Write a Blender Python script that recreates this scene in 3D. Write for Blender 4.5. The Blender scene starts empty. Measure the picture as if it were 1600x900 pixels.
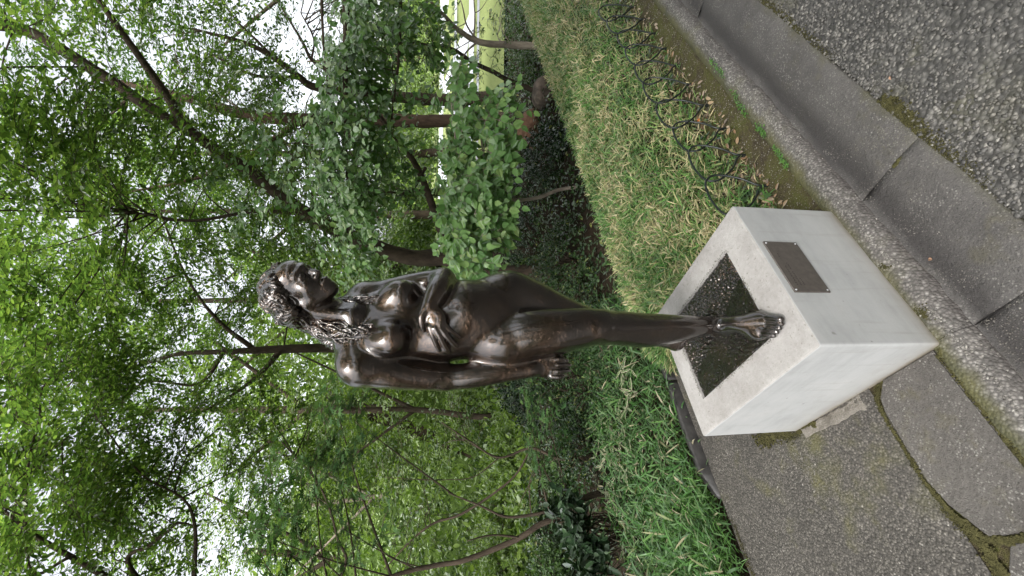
import bpy, bmesh, math, random
import numpy as np
from mathutils import Vector, Matrix
rng = np.random.default_rng(7)
random.seed(7)
R_ = math.radians

# ------------------------------------------------------------------ camera
scene = bpy.context.scene
col = scene.collection
F_PX, PITCH, ROLL, EYE = 700.0, 0.194, 0.012, 1.6      # the photo was taken with the phone turned on its side
CW = np.array([0.0, 0.0, EYE])
cp_, sp_ = math.cos(PITCH), math.sin(PITCH)
V_FW = np.array([0, cp_, -sp_]); V_UP = np.array([0, sp_, cp_]); V_RT = np.array([1.0, 0, 0])
cr_, sr_ = math.cos(ROLL), math.sin(ROLL)
C_R = cr_ * V_RT + sr_ * V_UP
C_U = -sr_ * V_RT + cr_ * V_UP
cam_data = bpy.data.cameras.new('camera')
cam = bpy.data.objects.new('camera', cam_data)
col.objects.link(cam)
cam_data.sensor_width = 36
cam_data.lens = 36 * F_PX / 1600
cam_data.clip_start = 0.05
cam_data.clip_end = 2000
X_, Y_, Z_ = -C_U, C_R, -V_FW
cam.matrix_world = Matrix(((X_[0], Y_[0], Z_[0], 0), (X_[1], Y_[1], Z_[1], 0), (X_[2], Y_[2], Z_[2], EYE), (0, 0, 0, 1)))
scene.camera = cam

# ------------------------------------------------------------------ daylight: bright overcast
SUN_EL, SUN_AZ = R_(56), R_(190)          # azimuth measured clockwise from +Y: high, behind the viewer
world = bpy.data.worlds.new('World')
scene.world = world
world.use_nodes = True
wn = world.node_tree
for n in list(wn.nodes): wn.nodes.remove(n)
sky = wn.nodes.new('ShaderNodeTexSky'); sky.sky_type = 'NISHITA'; sky.sun_disc = False
sky.sun_elevation = SUN_EL; sky.sun_rotation = SUN_AZ
sky.air_density = 1.0; sky.dust_density = 5.0; sky.ozone_density = 1.0
hs = wn.nodes.new('ShaderNodeHueSaturation'); hs.inputs['Saturation'].default_value = 0.22
bg = wn.nodes.new('ShaderNodeBackground'); bg.inputs['Strength'].default_value = 0.15
wo = wn.nodes.new('ShaderNodeOutputWorld')
wn.links.new(sky.outputs[0], hs.inputs['Color']); wn.links.new(hs.outputs[0], bg.inputs[0]); wn.links.new(bg.outputs[0], wo.inputs[0])
sun_d = bpy.data.lights.new('sun', 'SUN'); sun_d.energy = .8; sun_d.angle = R_(24); sun_d.color = (1, .97, .92)
sun = bpy.data.objects.new('sun', sun_d); col.objects.link(sun)
sd = Vector((math.sin(SUN_AZ) * math.cos(SUN_EL), math.cos(SUN_AZ) * math.cos(SUN_EL), math.sin(SUN_EL)))
sun.rotation_euler = sd.to_track_quat('Z', 'Y').to_euler(); sun.location = sd * 40
scene.view_settings.view_transform = 'Standard'
scene.view_settings.look = 'None'
scene.view_settings.gamma = 1
scene.view_settings.exposure = 1.6
scene.render.engine = 'CYCLES'
cy = scene.cycles
cy.max_bounces = 7; cy.diffuse_bounces = 4; cy.glossy_bounces = 3; cy.transmission_bounces = 5; cy.transparent_max_bounces = 6
cy.use_denoising = True
cy.use_adaptive_sampling = True; cy.adaptive_threshold = 0.015
cy.sample_clamp_indirect = 6
cy.caustics_reflective = False; cy.caustics_refractive = False

# ------------------------------------------------------------------ helpers
def ray(px, py):
    return V_FW + C_R * ((900 - py) - 450) / F_PX - C_U * (px - 800) / F_PX
def at(px, py, Y):
    """Point of the place seen at photo pixel (px,py), Y metres in front of the viewer."""
    d = ray(px, py)
    return CW + d * (Y / d[1])
def on_ground(px, py, z=0.0):
    d = ray(px, py)
    return CW + d * ((z - EYE) / d[2])

YAW = 0.682
N0 = np.array([-0.160, 1.123, 0.0])                      # near corner of the pedestal
AX = np.array([math.cos(YAW), math.sin(YAW), 0]); BX = np.array([-math.sin(YAW), math.cos(YAW), 0])
def kb(a, b, z=0.0):
    """Kerb frame: a runs along the kerb, b back from it."""
    return N0 + AX * a + BX * b + np.array([0, 0, z])
def kba(a, b, z):
    a = np.asarray(a, float); b = np.asarray(b, float); z = np.asarray(z, float) + 0 * a
    return N0[None] + a[:, None] * AX[None] + b[:, None] * BX[None] + np.stack([0 * a, 0 * a, z], 1)

def tag(o, label=None, cat=None, group=None, kind=None):
    if label: o['label'] = label
    if cat: o['category'] = cat
    if group: o['group'] = group
    if kind: o['kind'] = kind
    return o
def empty(name, loc=(0, 0, 0), rz=0.0):
    o = bpy.data.objects.new(name, None); col.objects.link(o)
    o.empty_display_size = .1
    o.location = loc; o.rotation_euler = (0, 0, rz)
    return o
def link(name, me, parent=None, world_coords=True):
    o = bpy.data.objects.new(name, me); col.objects.link(o)
    if parent is not None:
        o.parent = parent
        if world_coords:
            M = Matrix.Translation(parent.location) @ parent.rotation_euler.to_matrix().to_4x4()
            o.matrix_parent_inverse = M.inverted()
    return o
def pymesh(name, verts, faces, mat=None, smooth=False):
    me = bpy.data.meshes.new(name)
    me.from_pydata([tuple(map(float, v)) for v in verts], [], faces)
    if mat: me.materials.append(mat)
    if smooth: me.polygons.foreach_set('use_smooth', [True] * len(me.polygons))
    me.update()
    return me
def npmesh(name, V, Fq, mat=None, smooth=False):
    """V (n,3); Fq (m,k) faces all of k corners - fast path for many faces."""
    me = bpy.data.meshes.new(name)
    V = np.ascontiguousarray(V, np.float32); Fq = np.ascontiguousarray(Fq, np.int32)
    n, k = Fq.shape
    me.vertices.add(len(V)); me.vertices.foreach_set('co', V.ravel())
    me.loops.add(n * k); me.loops.foreach_set('vertex_index', Fq.ravel())
    me.polygons.add(n)
    me.polygons.foreach_set('loop_start', np.arange(0, n * k, k, dtype=np.int32))
    me.polygons.foreach_set('loop_total', np.full(n, k, np.int32))
    if smooth: me.polygons.foreach_set('use_smooth', np.ones(n, bool))
    me.update(calc_edges=True)
    if mat: me.materials.append(mat)
    return me
def bm_mesh(name, bm, mat=None, smooth=False):
    me = bpy.data.meshes.new(name); bm.to_mesh(me); bm.free()
    if mat: me.materials.append(mat)
    if smooth: me.polygons.foreach_set('use_smooth', [True] * len(me.polygons))
    me.update()
    return me
def unit(v):
    v = np.asarray(v, float); return v / (np.linalg.norm(v) + 1e-12)
def spline(pts, n):
    """Catmull-Rom through pts (rows of any width), n samples."""
    p = np.asarray(pts, float)
    p = np.vstack([2 * p[0] - p[1], p, 2 * p[-1] - p[-2]])
    t = np.linspace(0, len(p) - 3 - 1e-6, n); i = t.astype(int); f = (t - i)[:, None]
    a, b, c, d = p[i], p[i + 1], p[i + 2], p[i + 3]
    return .5 * (2 * b + (c - a) * f + (2 * a - 5 * b + 4 * c - d) * f ** 2 + (3 * b - a - 3 * c + d) * f ** 3)
def tube_vf(path, rad, sides=8, bump=0.0, seed=0):
    P = np.asarray(path, float); n = len(P); rad = np.broadcast_to(np.asarray(rad, float), (n,))
    T = np.gradient(P, axis=0); T /= np.linalg.norm(T, axis=1)[:, None] + 1e-12
    u = unit(np.cross(T[0], [0.31, 0.9, 0.2])); U = []
    for k in range(n):
        u = unit(u - T[k] * (u @ T[k])); U.append(u)
    U = np.array(U); W = np.cross(T, U)
    th = np.linspace(0, 2 * math.pi, sides, endpoint=False)
    rr = rad[:, None] * np.ones((n, sides))
    if bump:
        g = np.random.default_rng(seed); rr = rr * (1 + bump * g.normal(size=(n, sides)))
    V = P[:, None] + rr[..., None] * (np.cos(th)[None, :, None] * U[:, None] + np.sin(th)[None, :, None] * W[:, None])
    V = V.reshape(-1, 3)
    F = [(k * sides + j, k * sides + (j + 1) % sides, (k + 1) * sides + (j + 1) % sides, (k + 1) * sides + j)
         for k in range(n - 1) for j in range(sides)]
    V = np.vstack([V, P[0], P[-1]]); a = n * sides
    F += [(a, (j + 1) % sides, j) for j in range(sides)]
    F += [(a + 1, (n - 1) * sides + j, (n - 1) * sides + (j + 1) % sides) for j in range(sides)]
    return V, F
class MB:
    """Collects verts and faces of one mesh."""
    def __init__(s): s.V = []; s.F = []
    def add(s, V, F):
        o = len(s.V); s.V += [tuple(v) for v in V]; s.F += [tuple(i + o for i in f) for f in F]
    def tube(s, path, rad, sides=8, bump=0.0, seed=0): s.add(*tube_vf(path, rad, sides, bump, seed))
    def build(s, name, mat=None, parent=None, smooth=True):
        return link(name, pymesh(name, s.V, s.F, mat, smooth), parent)

# ---- materials
def nodes_of(name):
    m = bpy.data.materials.new(name); m.use_nodes = True
    nt = m.node_tree
    for n in list(nt.nodes): nt.nodes.remove(n)
    return m, nt
def N(nt, t, **kw):
    n = nt.nodes.new(t)
    for k, v in kw.items():
        if k in n.inputs: n.inputs[k].default_value = v
        else: setattr(n, k, v)
    return n
def ramp(nt, stops, fac=None, interp='LINEAR'):
    n = nt.nodes.new('ShaderNodeValToRGB'); cr = n.color_ramp; cr.interpolation = interp
    while len(cr.elements) < len(stops): cr.elements.new(.5)
    for e, (p, c) in zip(cr.elements, stops):
        e.position = p; e.color = (c[0], c[1], c[2], 1) if len(c) == 3 else c
    if fac is not None: nt.links.new(fac, n.inputs[0])
    return n
def g3(x): return (x, x, x)
def noise(nt, vec, scale, detail=4, rough=.55, dist=0.0):
    n = N(nt, 'ShaderNodeTexNoise', Scale=scale, Detail=detail, Roughness=rough, Distortion=dist)
    nt.links.new(vec, n.inputs['Vector']); return n.outputs['Fac']
def mix(nt, fac, a, b, blend='MIX'):
    n = nt.nodes.new('ShaderNodeMix'); n.data_type = 'RGBA'; n.blend_type = blend
    if isinstance(fac, (int, float)): n.inputs[0].default_value = fac
    else: nt.links.new(fac, n.inputs[0])
    for s, i in ((a, 6), (b, 7)):
        if isinstance(s, tuple): n.inputs[i].default_value = (*s[:3], 1)
        else: nt.links.new(s, n.inputs[i])
    return n.outputs[2]
def mth(nt, op, a, b=None, clamp=False):
    n = nt.nodes.new('ShaderNodeMath'); n.operation = op; n.use_clamp = clamp
    for s, i in ((a, 0), (b, 1)):
        if s is None: continue
        if isinstance(s, (int, float)): n.inputs[i].default_value = s
        else: nt.links.new(s, n.inputs[i])
    return n.outputs[0]
def bump(nt, h, strength, dist, prev=None):
    n = N(nt, 'ShaderNodeBump', Strength=strength, Distance=dist); nt.links.new(h, n.inputs['Height'])
    if prev is not None: nt.links.new(prev, n.inputs['Normal'])
    return n.outputs[0]
def coords(nt): return nt.nodes.new('ShaderNodeTexCoord').outputs['Object']
def finish(nt, color, rough=.8, nrm=None, metallic=0.0, spec=.5, coat=0.0, coat_rough=.1):
    p = nt.nodes.new('ShaderNodeBsdfPrincipled'); o = nt.nodes.new('ShaderNodeOutputMaterial')
    for s, k in ((color, 'Base Color'), (rough, 'Roughness'), (metallic, 'Metallic')):
        if isinstance(s, tuple): p.inputs[k].default_value = (*s[:3], 1)
        elif isinstance(s, (int, float)): p.inputs[k].default_value = s
        else: nt.links.new(s, p.inputs[k])
    p.inputs['Specular IOR Level'].default_value = spec
    p.inputs['Coat Weight'].default_value = coat; p.inputs['Coat Roughness'].default_value = coat_rough
    if nrm is not None: nt.links.new(nrm, p.inputs['Normal'])
    nt.links.new(p.outputs[0], o.inputs[0])
    return p
# ================================================================== materials of the ground
def across(nt, c):
    """distance back from the kerb line, for dirt that gathers along it"""
    d = nt.nodes.new('ShaderNodeVectorMath'); d.operation = 'DOT_PRODUCT'; nt.links.new(c, d.inputs[0]); d.inputs[1].default_value = tuple(BX)
    return mth(nt, 'SUBTRACT', d.outputs['Value'], float(N0 @ BX))
def m_aggregate(name, base, pale, moss=.25, scale=1.0, wet=.6, rim=False):
    m, nt = nodes_of(name); c = coords(nt)
    v = N(nt, 'ShaderNodeTexVoronoi', Scale=95 * scale); nt.links.new(c, v.inputs['Vector'])
    cellc = N(nt, 'ShaderNodeSeparateColor'); nt.links.new(v.outputs['Color'], cellc.inputs[0])
    peb = ramp(nt, [(0, tuple(x * .55 for x in base)), (.45, base), (.8, tuple(x * 1.5 for x in base)), (1, pale)], cellc.outputs[0])
    gap = ramp(nt, [(.25, g3(1)), (.62, g3(.0))], v.outputs['Distance'])
    big = noise(nt, c, 2.3, 5, .6); mid = noise(nt, c, 11, 4)
    b1 = mix(nt, mth(nt, 'MULTIPLY', mth(nt, 'SUBTRACT', 1.0, gap.outputs[0]), .75), peb.outputs[0], tuple(x * .45 for x in base))
    st = ramp(nt, [(.35, g3(.72)), (.65, g3(1.15))], big)
    b2 = mix(nt, 1.0, b1, st.outputs[0], 'MULTIPLY')
    mm = ramp(nt, [(.52, g3(0)), (.68, g3(1))], mth(nt, 'ADD', mth(nt, 'MULTIPLY', big, .7), mth(nt, 'MULTIPLY', mid, .3)))
    mo = ramp(nt, [(.3, (.035, .038, .012)), (.7, (.085, .08, .025))], mid)
    b3 = mix(nt, mth(nt, 'MULTIPLY', mm.outputs[0], moss), b2, mo.outputs[0])
    if rim:                                                 # worn pale along the lip, mossy at the back, silted at the front
        q = mth(nt, 'ADD', across(nt, c), mth(nt, 'MULTIPLY', mth(nt, 'SUBTRACT', mid, .5), .05))
        b3 = mix(nt, ramp(nt, [(.0, g3(.85)), (.25, g3(.25)), (.40, g3(0)), (1, g3(0))], mth(nt, 'MULTIPLY', mth(nt, 'ADD', q, .10), 8)).outputs[0], b3, (.045, .038, .036))
        b3 = mix(nt, ramp(nt, [(.0, g3(0)), (.55, g3(.0)), (.85, g3(.75)), (1, g3(.85))], mth(nt, 'MULTIPLY', mth(nt, 'ADD', q, .10), 8)).outputs[0], b3, mo.outputs[0])
    h = mth(nt, 'SUBTRACT', 1.0, v.outputs['Distance'])
    nb = bump(nt, h, .7, .006 / scale); nb = bump(nt, noise(nt, c, 260, 3), .3, .002, nb)
    finish(nt, b3, wet, nb, spec=.4)
    return m
M_ROAD = m_aggregate('road_aggregate', (.080, .076, .070), (.19, .18, .165), .55, .62, .6)
M_PLAZA = m_aggregate('plaza_aggregate', (.076, .069, .060), (.155, .142, .124), .8, 1.25, .75)
M_RIM = m_aggregate('rim_aggregate', (.140, .130, .120), (.30, .285, .265), .5, 1.15, .8, True)
def m_cement(name, base, dark, moss=.25, channel=False):
    m, nt = nodes_of(name); c = coords(nt)
    big = noise(nt, c, 3.1, 5, .62); mid = noise(nt, c, 22, 5, .65); sp = noise(nt, c, 150, 4, .6)
    c1 = mix(nt, ramp(nt, [(.34, g3(0)), (.66, g3(1))], mth(nt, 'ADD', mth(nt, 'MULTIPLY', big, .6), mth(nt, 'MULTIPLY', mid, .4))).outputs[0], dark, base)
    v = N(nt, 'ShaderNodeTexVoronoi', Scale=135); nt.links.new(c, v.inputs['Vector'])
    cs = N(nt, 'ShaderNodeSeparateColor'); nt.links.new(v.outputs['Color'], cs.inputs[0])
    st = mth(nt, 'MULTIPLY', ramp(nt, [(.45, g3(0)), (.9, g3(.8))], cs.outputs[0]).outputs[0], ramp(nt, [(.30, g3(1)), (.5, g3(0))], v.outputs['Distance']).outputs[0])
    wear = ramp(nt, [(.40, g3(.15)), (.62, g3(1))], noise(nt, c, 7, 4, .6)).outputs[0]
    c2 = mix(nt, mth(nt, 'MULTIPLY', st, wear), c1, (.25, .24, .22))
    c2 = mix(nt, ramp(nt, [(.30, g3(.75)), (.42, g3(0))], sp).outputs[0], c2, tuple(x * .45 for x in dark))
    mo = ramp(nt, [(.54, g3(0)), (.72, g3(moss))], mth(nt, 'ADD', mth(nt, 'MULTIPLY', noise(nt, c, 5.5, 4), .7), mth(nt, 'MULTIPLY', mid, .3)))
    c3 = mix(nt, mo.outputs[0], c2, (.065, .058, .024))
    if channel:                                             # silt left in the low line of the channel, moss at the road side
        q = mth(nt, 'ADD', across(nt, c), mth(nt, 'MULTIPLY', mth(nt, 'SUBTRACT', big, .5), .10))
        dk = ramp(nt, [(.0, g3(0)), (.40, g3(.12)), (.62, g3(.82)), (.74, g3(.9)), (.88, g3(.15)), (1, g3(0))], mth(nt, 'MULTIPLY', mth(nt, 'ADD', q, .34), 3.4))
        c3 = mix(nt, dk.outputs[0], c3, (.034, .031, .030))
        ms = mth(nt, 'MULTIPLY', ramp(nt, [(0, g3(.8)), (.05, g3(0))], mth(nt, 'ADD', q, .385)).outputs[0], wear)
        c3 = mix(nt, ms, c3, (.06, .058, .022))
    nb = bump(nt, sp, .6, .006); nb = bump(nt, noise(nt, c, 55, 5, .7), .6, .012, nb); nb = bump(nt, mid, .5, .010, nb)
    finish(nt, c3, .68, nb, spec=.35)
    return m
M_GUTTER = m_cement('gutter_cement', (.100, .094, .088), (.052, .048, .046), .55, True)
M_SLAB = m_cement('slab_cement', (.096, .088, .080), (.056, .051, .046), .7)
M_MORTAR = m_cement('mortar', (.22, .20, .175), (.09, .08, .065), .8)
def m_moss():
    m, nt = nodes_of('moss'); c = coords(nt)
    a = noise(nt, c, 6, 5, .65); b = noise(nt, c, 60, 4, .7); f = noise(nt, c, 240, 3)
    r = ramp(nt, [(.30, (.024, .020, .014)), (.42, (.052, .042, .026)), (.50, (.070, .062, .026)), (.57, (.070, .076, .020)), (.64, (.095, .085, .040)), (.78, (.17, .15, .11))], mth(nt, 'ADD', mth(nt, 'MULTIPLY', a, .62), mth(nt, 'MULTIPLY', b, .38)))
    g = mix(nt, ramp(nt, [(.62, g3(0)), (.70, g3(.7))], f).outputs[0], r.outputs[0], (.24, .22, .17))
    nb = bump(nt, f, .7, .004); nb = bump(nt, b, .8, .015, nb)
    finish(nt, g, .9, nb, spec=.15)
    return m
M_MOSS = m_moss()
def m_soil():
    m, nt = nodes_of('soil'); c = coords(nt)
    a = noise(nt, c, 1.3, 5, .65); b = noise(nt, c, 24, 5, .7)
    r = ramp(nt, [(.3, (.014, .011, .008)), (.5, (.034, .025, .017)), (.7, (.050, .034, .023))], mth(nt, 'ADD', mth(nt, 'MULTIPLY', a, .5), mth(nt, 'MULTIPLY', b, .5)))
    finish(nt, r.outputs[0], .95, bump(nt, b, .9, .04), spec=.1)
    return m
M_SOIL = m_soil()
def m_grassland(name, lo, hi):
    m, nt = nodes_of(name); c = coords(nt)
    a = noise(nt, c, .5, 5, .6); b = noise(nt, c, 14, 5, .7)
    r = ramp(nt, [(.3, lo), (.7, hi)], mth(nt, 'ADD', mth(nt, 'MULTIPLY', a, .5), mth(nt, 'MULTIPLY', b, .5)))
    finish(nt, r.outputs[0], .95, bump(nt, b, .8, .05), spec=.1)
    return m
M_LAWN = m_grassland('lawn_grass', (.17, .21, .075), (.25, .29, .115))
M_HILL = m_grassland('hill_grass', (.035, .065, .015), (.10, .15, .035))
def m_plain(name, colr, rough=.7, metallic=0, nsc=30, var=.25, spec=.5, bmp=.3, bd=.004):
    m, nt = nodes_of(name); c = coords(nt); n = noise(nt, c, nsc, 5, .65)
    r = ramp(nt, [(.3, tuple(x * (1 - var) for x in colr)), (.7, tuple(x * (1 + var) for x in colr))], n)
    finish(nt, r.outputs[0], rough, bump(nt, n, bmp, bd), metallic, spec)
    return m
M_PALEPATH = m_plain('pale_paving', (.55, .57, .62), .8)
M_GREYPATH = m_plain('grey_paving', (.27, .28, .31), .8)
M_EDGING = m_plain('dark_edging', (.030, .028, .027), .55, nsc=18, var=.5)

# ================================================================== ground sheets
def grid_sheet(name, mat, a0, a1, b0, b1, na, nb, zf, kind='structure'):
    A, Bq = np.meshgrid(np.linspace(a0, a1, na), np.linspace(b0, b1, nb), indexing='ij')
    V = kba(A.ravel(), Bq.ravel(), zf(A.ravel(), Bq.ravel()))
    i = np.arange(na * nb).reshape(na, nb)
    Fq = np.stack([i[:-1, :-1], i[1:, :-1], i[1:, 1:], i[:-1, 1:]], -1).reshape(-1, 4)
    return tag(link(name, npmesh(name, V, Fq, mat, True)), kind=kind)
def fbm(x, y, s, seed=0):
    g = np.random.default_rng(seed); o = 0 * x
    for k in range(9):
        f = s * g.uniform(.5, 2.2); th = g.uniform(0, 6.28)
        o = o + np.sin(x * f * math.cos(th) + y * f * math.sin(th) + g.uniform(0, 6.28)) / 9
    return o
# the terrain: flat by the kerb, falling a little behind the bed, a green bank far left
def terrain_z(x, y):
    r = np.hypot(x, y)
    z = -.06 + .05 * fbm(x, y, 1.1, 3)
    s = np.clip((y - 6.0 - .35 * (x + 6)) / 10, 0, 1) * np.clip((-x + .5) / 4, 0, 1)
    z = z + 5.0 * s * s * (3 - 2 * s)
    return z
def sheet_xy(name, mat, xs, ys, zf):
    X, Y = np.meshgrid(xs, ys, indexing='ij'); V = np.stack([X.ravel(), Y.ravel(), zf(X.ravel(), Y.ravel())], 1)
    i = np.arange(X.size).reshape(X.shape)
    Fq = np.stack([i[:-1, :-1], i[1:, :-1], i[1:, 1:], i[:-1, 1:]], -1).reshape(-1, 4)
    return tag(link(name, npmesh(name, V, Fq, mat, True)), kind='structure')
xs = np.concatenate([[-600, -200, -80, -40], np.linspace(-24, 24, 97), [40, 80, 200, 600]])
ys = np.concatenate([[-600, -100, -20, -6], np.linspace(-2, 30, 65), [36, 50, 90, 200, 600]])
def ground_z(x, y):
    a = (x - N0[0]) * AX[0] + (y - N0[1]) * AX[1]; b = (x - N0[0]) * BX[0] + (y - N0[1]) * BX[1]
    front = np.clip((1.9 - b) / .5, 0, 1)                    # well under the paving in front
    return terrain_z(x, y) * (1 - front) - .14 * front
gm = sheet_xy('ground', M_SOIL, xs, ys, ground_z)
# green bank
def bank_z(x, y): return terrain_z(x, y) + .03
hx = np.linspace(-24, .5, 60); hy = np.linspace(6.2, 30, 60)
sheet_xy('hillside', M_HILL, hx, hy, bank_z)
# lawn and paths far right
def quad_sheet(name, mat, pts, z):
    return tag(link(name, pymesh(name, [(x, y, z) for x, y in pts], [tuple(range(len(pts)))], mat)), kind='structure')
quad_sheet('lawn', M_LAWN, [(1.2, 9.2), (60, 9.2), (160, 120), (-4, 120), (1.2, 30)], .02)
quad_sheet('path', M_GREYPATH, [(2.0, 13.6), (70, 15.2), (70, 15.9), (2.0, 14.2)], .026)
quad_sheet('path', M_PALEPATH, [(2.0, 15.2), (70, 16.2), (70, 18.4), (2.0, 17.0)], .030)
for x0, x1 in ((4.0, 9.5), (9.5, 16.5), (16, 24), (9.5, 4)):
    quad_sheet('path', M_PALEPATH, [(x0, 17), (x0 + .9, 17), (x1 + 2.4, 42), (x1, 42)], .034 + .004 * (x0 > x1))
quad_sheet('path', M_PALEPATH, [(2.0, 24), (90, 25), (90, 27), (2.0, 26)], .042)
quad_sheet('path', M_PALEPATH, [(2.0, 42), (90, 42), (90, 55), (2.0, 55)], .046)

# ---- road, gutter, kerb rim
grid_sheet('road', M_ROAD, -6, 24, -9, -.372, 60, 30, lambda a, b: -.024 + .004 * fbm(a, b, 5, 1) + .012 * np.clip((b + .6) / .2, 0, 1) * 0)
gut = tag(link('gutter', pymesh('gutter', [kb(a, b, -.075) for a, b in ((-6, -.371), (24, -.371), (24, -.055), (-6, -.055))], [(0, 1, 2, 3)], M_GUTTER)), kind='structure')
GP = [(-.368, -.060), (-.366, -.026), (-.360, -.020), (-.30, -.018), (-.22, -.023), (-.165, -.034), (-.125, -.044), (-.100, -.046), (-.086, -.040)]
def gutter_block(a0, a1, seed):
    n = max(22, int((a1 - a0) * 34)); A = np.linspace(a0 + .0008, a1 - .0008, n); V = []; g = np.random.default_rng(seed); dz = g.uniform(-.001, .001); tl = g.uniform(-.002, .002)
    for i, a in enumerate(A):
        e = .0008 * (math.exp(-(a - a0) / .008) + math.exp(-(a1 - a) / .008))
        for j, (b, z) in enumerate(GP):
            bb = b + (.016 * fbm(np.array([a]), np.array([.0]), 14, 2)[0] if j < 3 else 0)
            V.append(kb(a, bb, z - e + dz + tl * (a - a0) + .0022 * fbm(np.array([a]), np.array([b]), 26, 5)[0]))
    m = len(GP); F = [(i * m + j, (i + 1) * m + j, (i + 1) * m + j + 1, i * m + j + 1) for i in range(n - 1) for j in range(m - 1)]
    F += [tuple(range(m)), tuple(reversed(range((n - 1) * m, n * m)))]
    return link('gutter_block', pymesh('gutter_block', V, F, M_GUTTER, True), gut)
ja = [-4.6, -2.28, -1.13, -.56, .012, .584] + [2.30 + 1.72 * k for k in range(12)]
for k in range(len(ja) - 1): gutter_block(ja[k], ja[k + 1], k)
kerb = tag(link('kerb', pymesh('kerb', [kb(a, b, -.065) for a, b in ((-6, -.09), (24, -.09), (24, .03), (-6, .03))], [(0, 1, 2, 3)], M_RIM)), kind='structure')
KP = [(-.092, -.060), (-.088, -.036), (-.070, -.016), (-.050, -.003), (-.030, .003), (.0, .004), (.027, .002), (.034, -.008)]
def kerb_block(a0, a1, seed):
    n = max(40, int((a1 - a0) * 66)); A = np.linspace(a0 + .001, a1 - .001, n); V = []
    for a in A:
        for j, (b, z) in enumerate(KP):
            f = fbm(np.array([a, a]), np.array([b, b + 3.0]), 45, 7)
            V.append(kb(a, b + (.006 * f[1] + .006 * fbm(np.array([a]), np.array([0.]), 12, 8)[0]) * (j < 5), z + .0045 * f[0]))
    m = len(KP); F = [(i * m + j, (i + 1) * m + j, (i + 1) * m + j + 1, i * m + j + 1) for i in range(n - 1) for j in range(m - 1)]
    return link('kerb_stone', pymesh('kerb_stone', V, F, M_RIM, True), kerb)
for k in range(len(ja) - 1): kerb_block(ja[k], ja[k + 1], k + 50)
# ---- paved corner left of the pedestal
grid_sheet('paving', M_PLAZA, -8, .78, .305, 1.43, 120, 40, lambda a, b: -.004 + .0035 * fbm(a, b, 8, 11))
# raised kerb slabs that carry on along the gutter
slabs = tag(link('slab_bed', pymesh('slab_bed', [kb(a, b, -.012) for a, b in ((-8, .03), (.05, .03), (.05, .32), (-8, .32))], [(0, 1, 2, 3)], M_MOSS)), kind='structure')
def slab(poly, h, name='kerb_slab'):
    bm = bmesh.new()
    lo = [bm.verts.new(kb(a, b, -.03)) for a, b in poly]; hi = [bm.verts.new(kb(a, b, h)) for a, b in poly]
    n = len(poly); ft = bm.faces.new(hi)
    for i in range(n): bm.faces.new((lo[i], lo[(i + 1) % n], hi[(i + 1) % n], hi[i]))
    bmesh.ops.bevel(bm, geom=list(ft.edges), offset=.004, segments=2, affect='EDGES')
    return link(name, bm_mesh(name, bm, M_SLAB, False), slabs)
slab([(-.003, .034), (-.003, .235), (-.05, .285), (-.10, .300), (-.33, .308), (-.40, .292), (-.50, .240), (-.508, .034)], .003)
slab([(-.522, .036), (-.522, .20), (-.60, .268), (-1.0, .285), (-1.12, .285), (-1.12, .036)], .002)
slab([(-1.135, .036), (-1.135, .285), (-1.8, .285), (-1.8, .036)], .003)
# rough mortar strip at the foot of the pedestal, a cracked mossy patch beside it
def rough_patch(name, mat, poly, z, amp, n=26, seed=0):
    p = np.array(poly, float); lo, hi = p.min(0), p.max(0)
    bm = bmesh.new(); vs = [bm.verts.new((a, b, 0)) for a, b in poly]; f = bm.faces.new(vs)
    bmesh.ops.subdivide_edges(bm, edges=bm.edges[:], cuts=6, use_grid_fill=True)
    bmesh.ops.triangulate(bm, faces=bm.faces[:])
    bmesh.ops.subdivide_edges(bm, edges=bm.edges[:], cuts=2, use_grid_fill=True)
    for v in bm.verts:
        a, b = v.co.x, v.co.y; e = fbm(np.array([a, a, a]), np.array([b, b + 4, b + 9]), 70, seed)
        edge = 0 if not v.is_boundary else -.010
        v.co = Vector(kb(a + .012 * e[1], b + .012 * e[2], z + amp * e[0] + edge))
    return link(name, bm_mesh(name, bm, mat, True))
mp = rough_patch('mortar_strip', M_MORTAR, [(-.004, .34), (-.004, .70), (-.040, .70), (-.060, .35)], .001, .009, seed=4); mp['kind'] = 'structure'
# the mossy strip between kerb and hoops
grid_sheet('moss_strip', M_MOSS, .58, 14, .030, .27, 260, 10, lambda a, b: -.006 + .010 * fbm(a, b, 22, 12) + .012 * np.clip((b - .12) / .1, 0, 1))
# dark edging behind the paved corner
ed = empty('edging_strip', kb(.4, 1.44)); tag(ed, 'dark low edging strip between the paved corner and the dwarf bamboo', 'edging')
mb = MB()
def edging_piece(a0, a1, h, droop):
    bm = bmesh.new(); n = 30; rows = []
    for i in range(n):
        t = i / (n - 1); a = a0 + (a1 - a0) * t; bo = 1.435 + .006 * math.sin(a * 5); hh = h * (1 - droop * max(0, .18 - t) / .18)
        rows.append([bm.verts.new(kb(a + (.03 if k > 1 else 0) * (1 - t), bo + d, z)) for k, (d, z) in enumerate(((0, -.05), (.002, hh - .008), (.010, hh), (.036, hh), (.040, hh - .012), (.040, -.05)))])
    for r, s in zip(rows, rows[1:]):
        for k in range(5): bm.faces.new((r[k], s[k], s[k + 1], r[k + 1]))
    bm.faces.new(rows[0]); bm.faces.new(rows[-1][::-1])
    return link('rail', bm_mesh('rail', bm, M_EDGING, True), ed)
edging_piece(-.095, .62, .055, .75); edging_piece(.625, 1.35, .055, 0)
M_MOSSTUFT = m_plain('moss_cushion', (.046, .043, .018), .95, nsc=60, var=.55, spec=.1)
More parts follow.
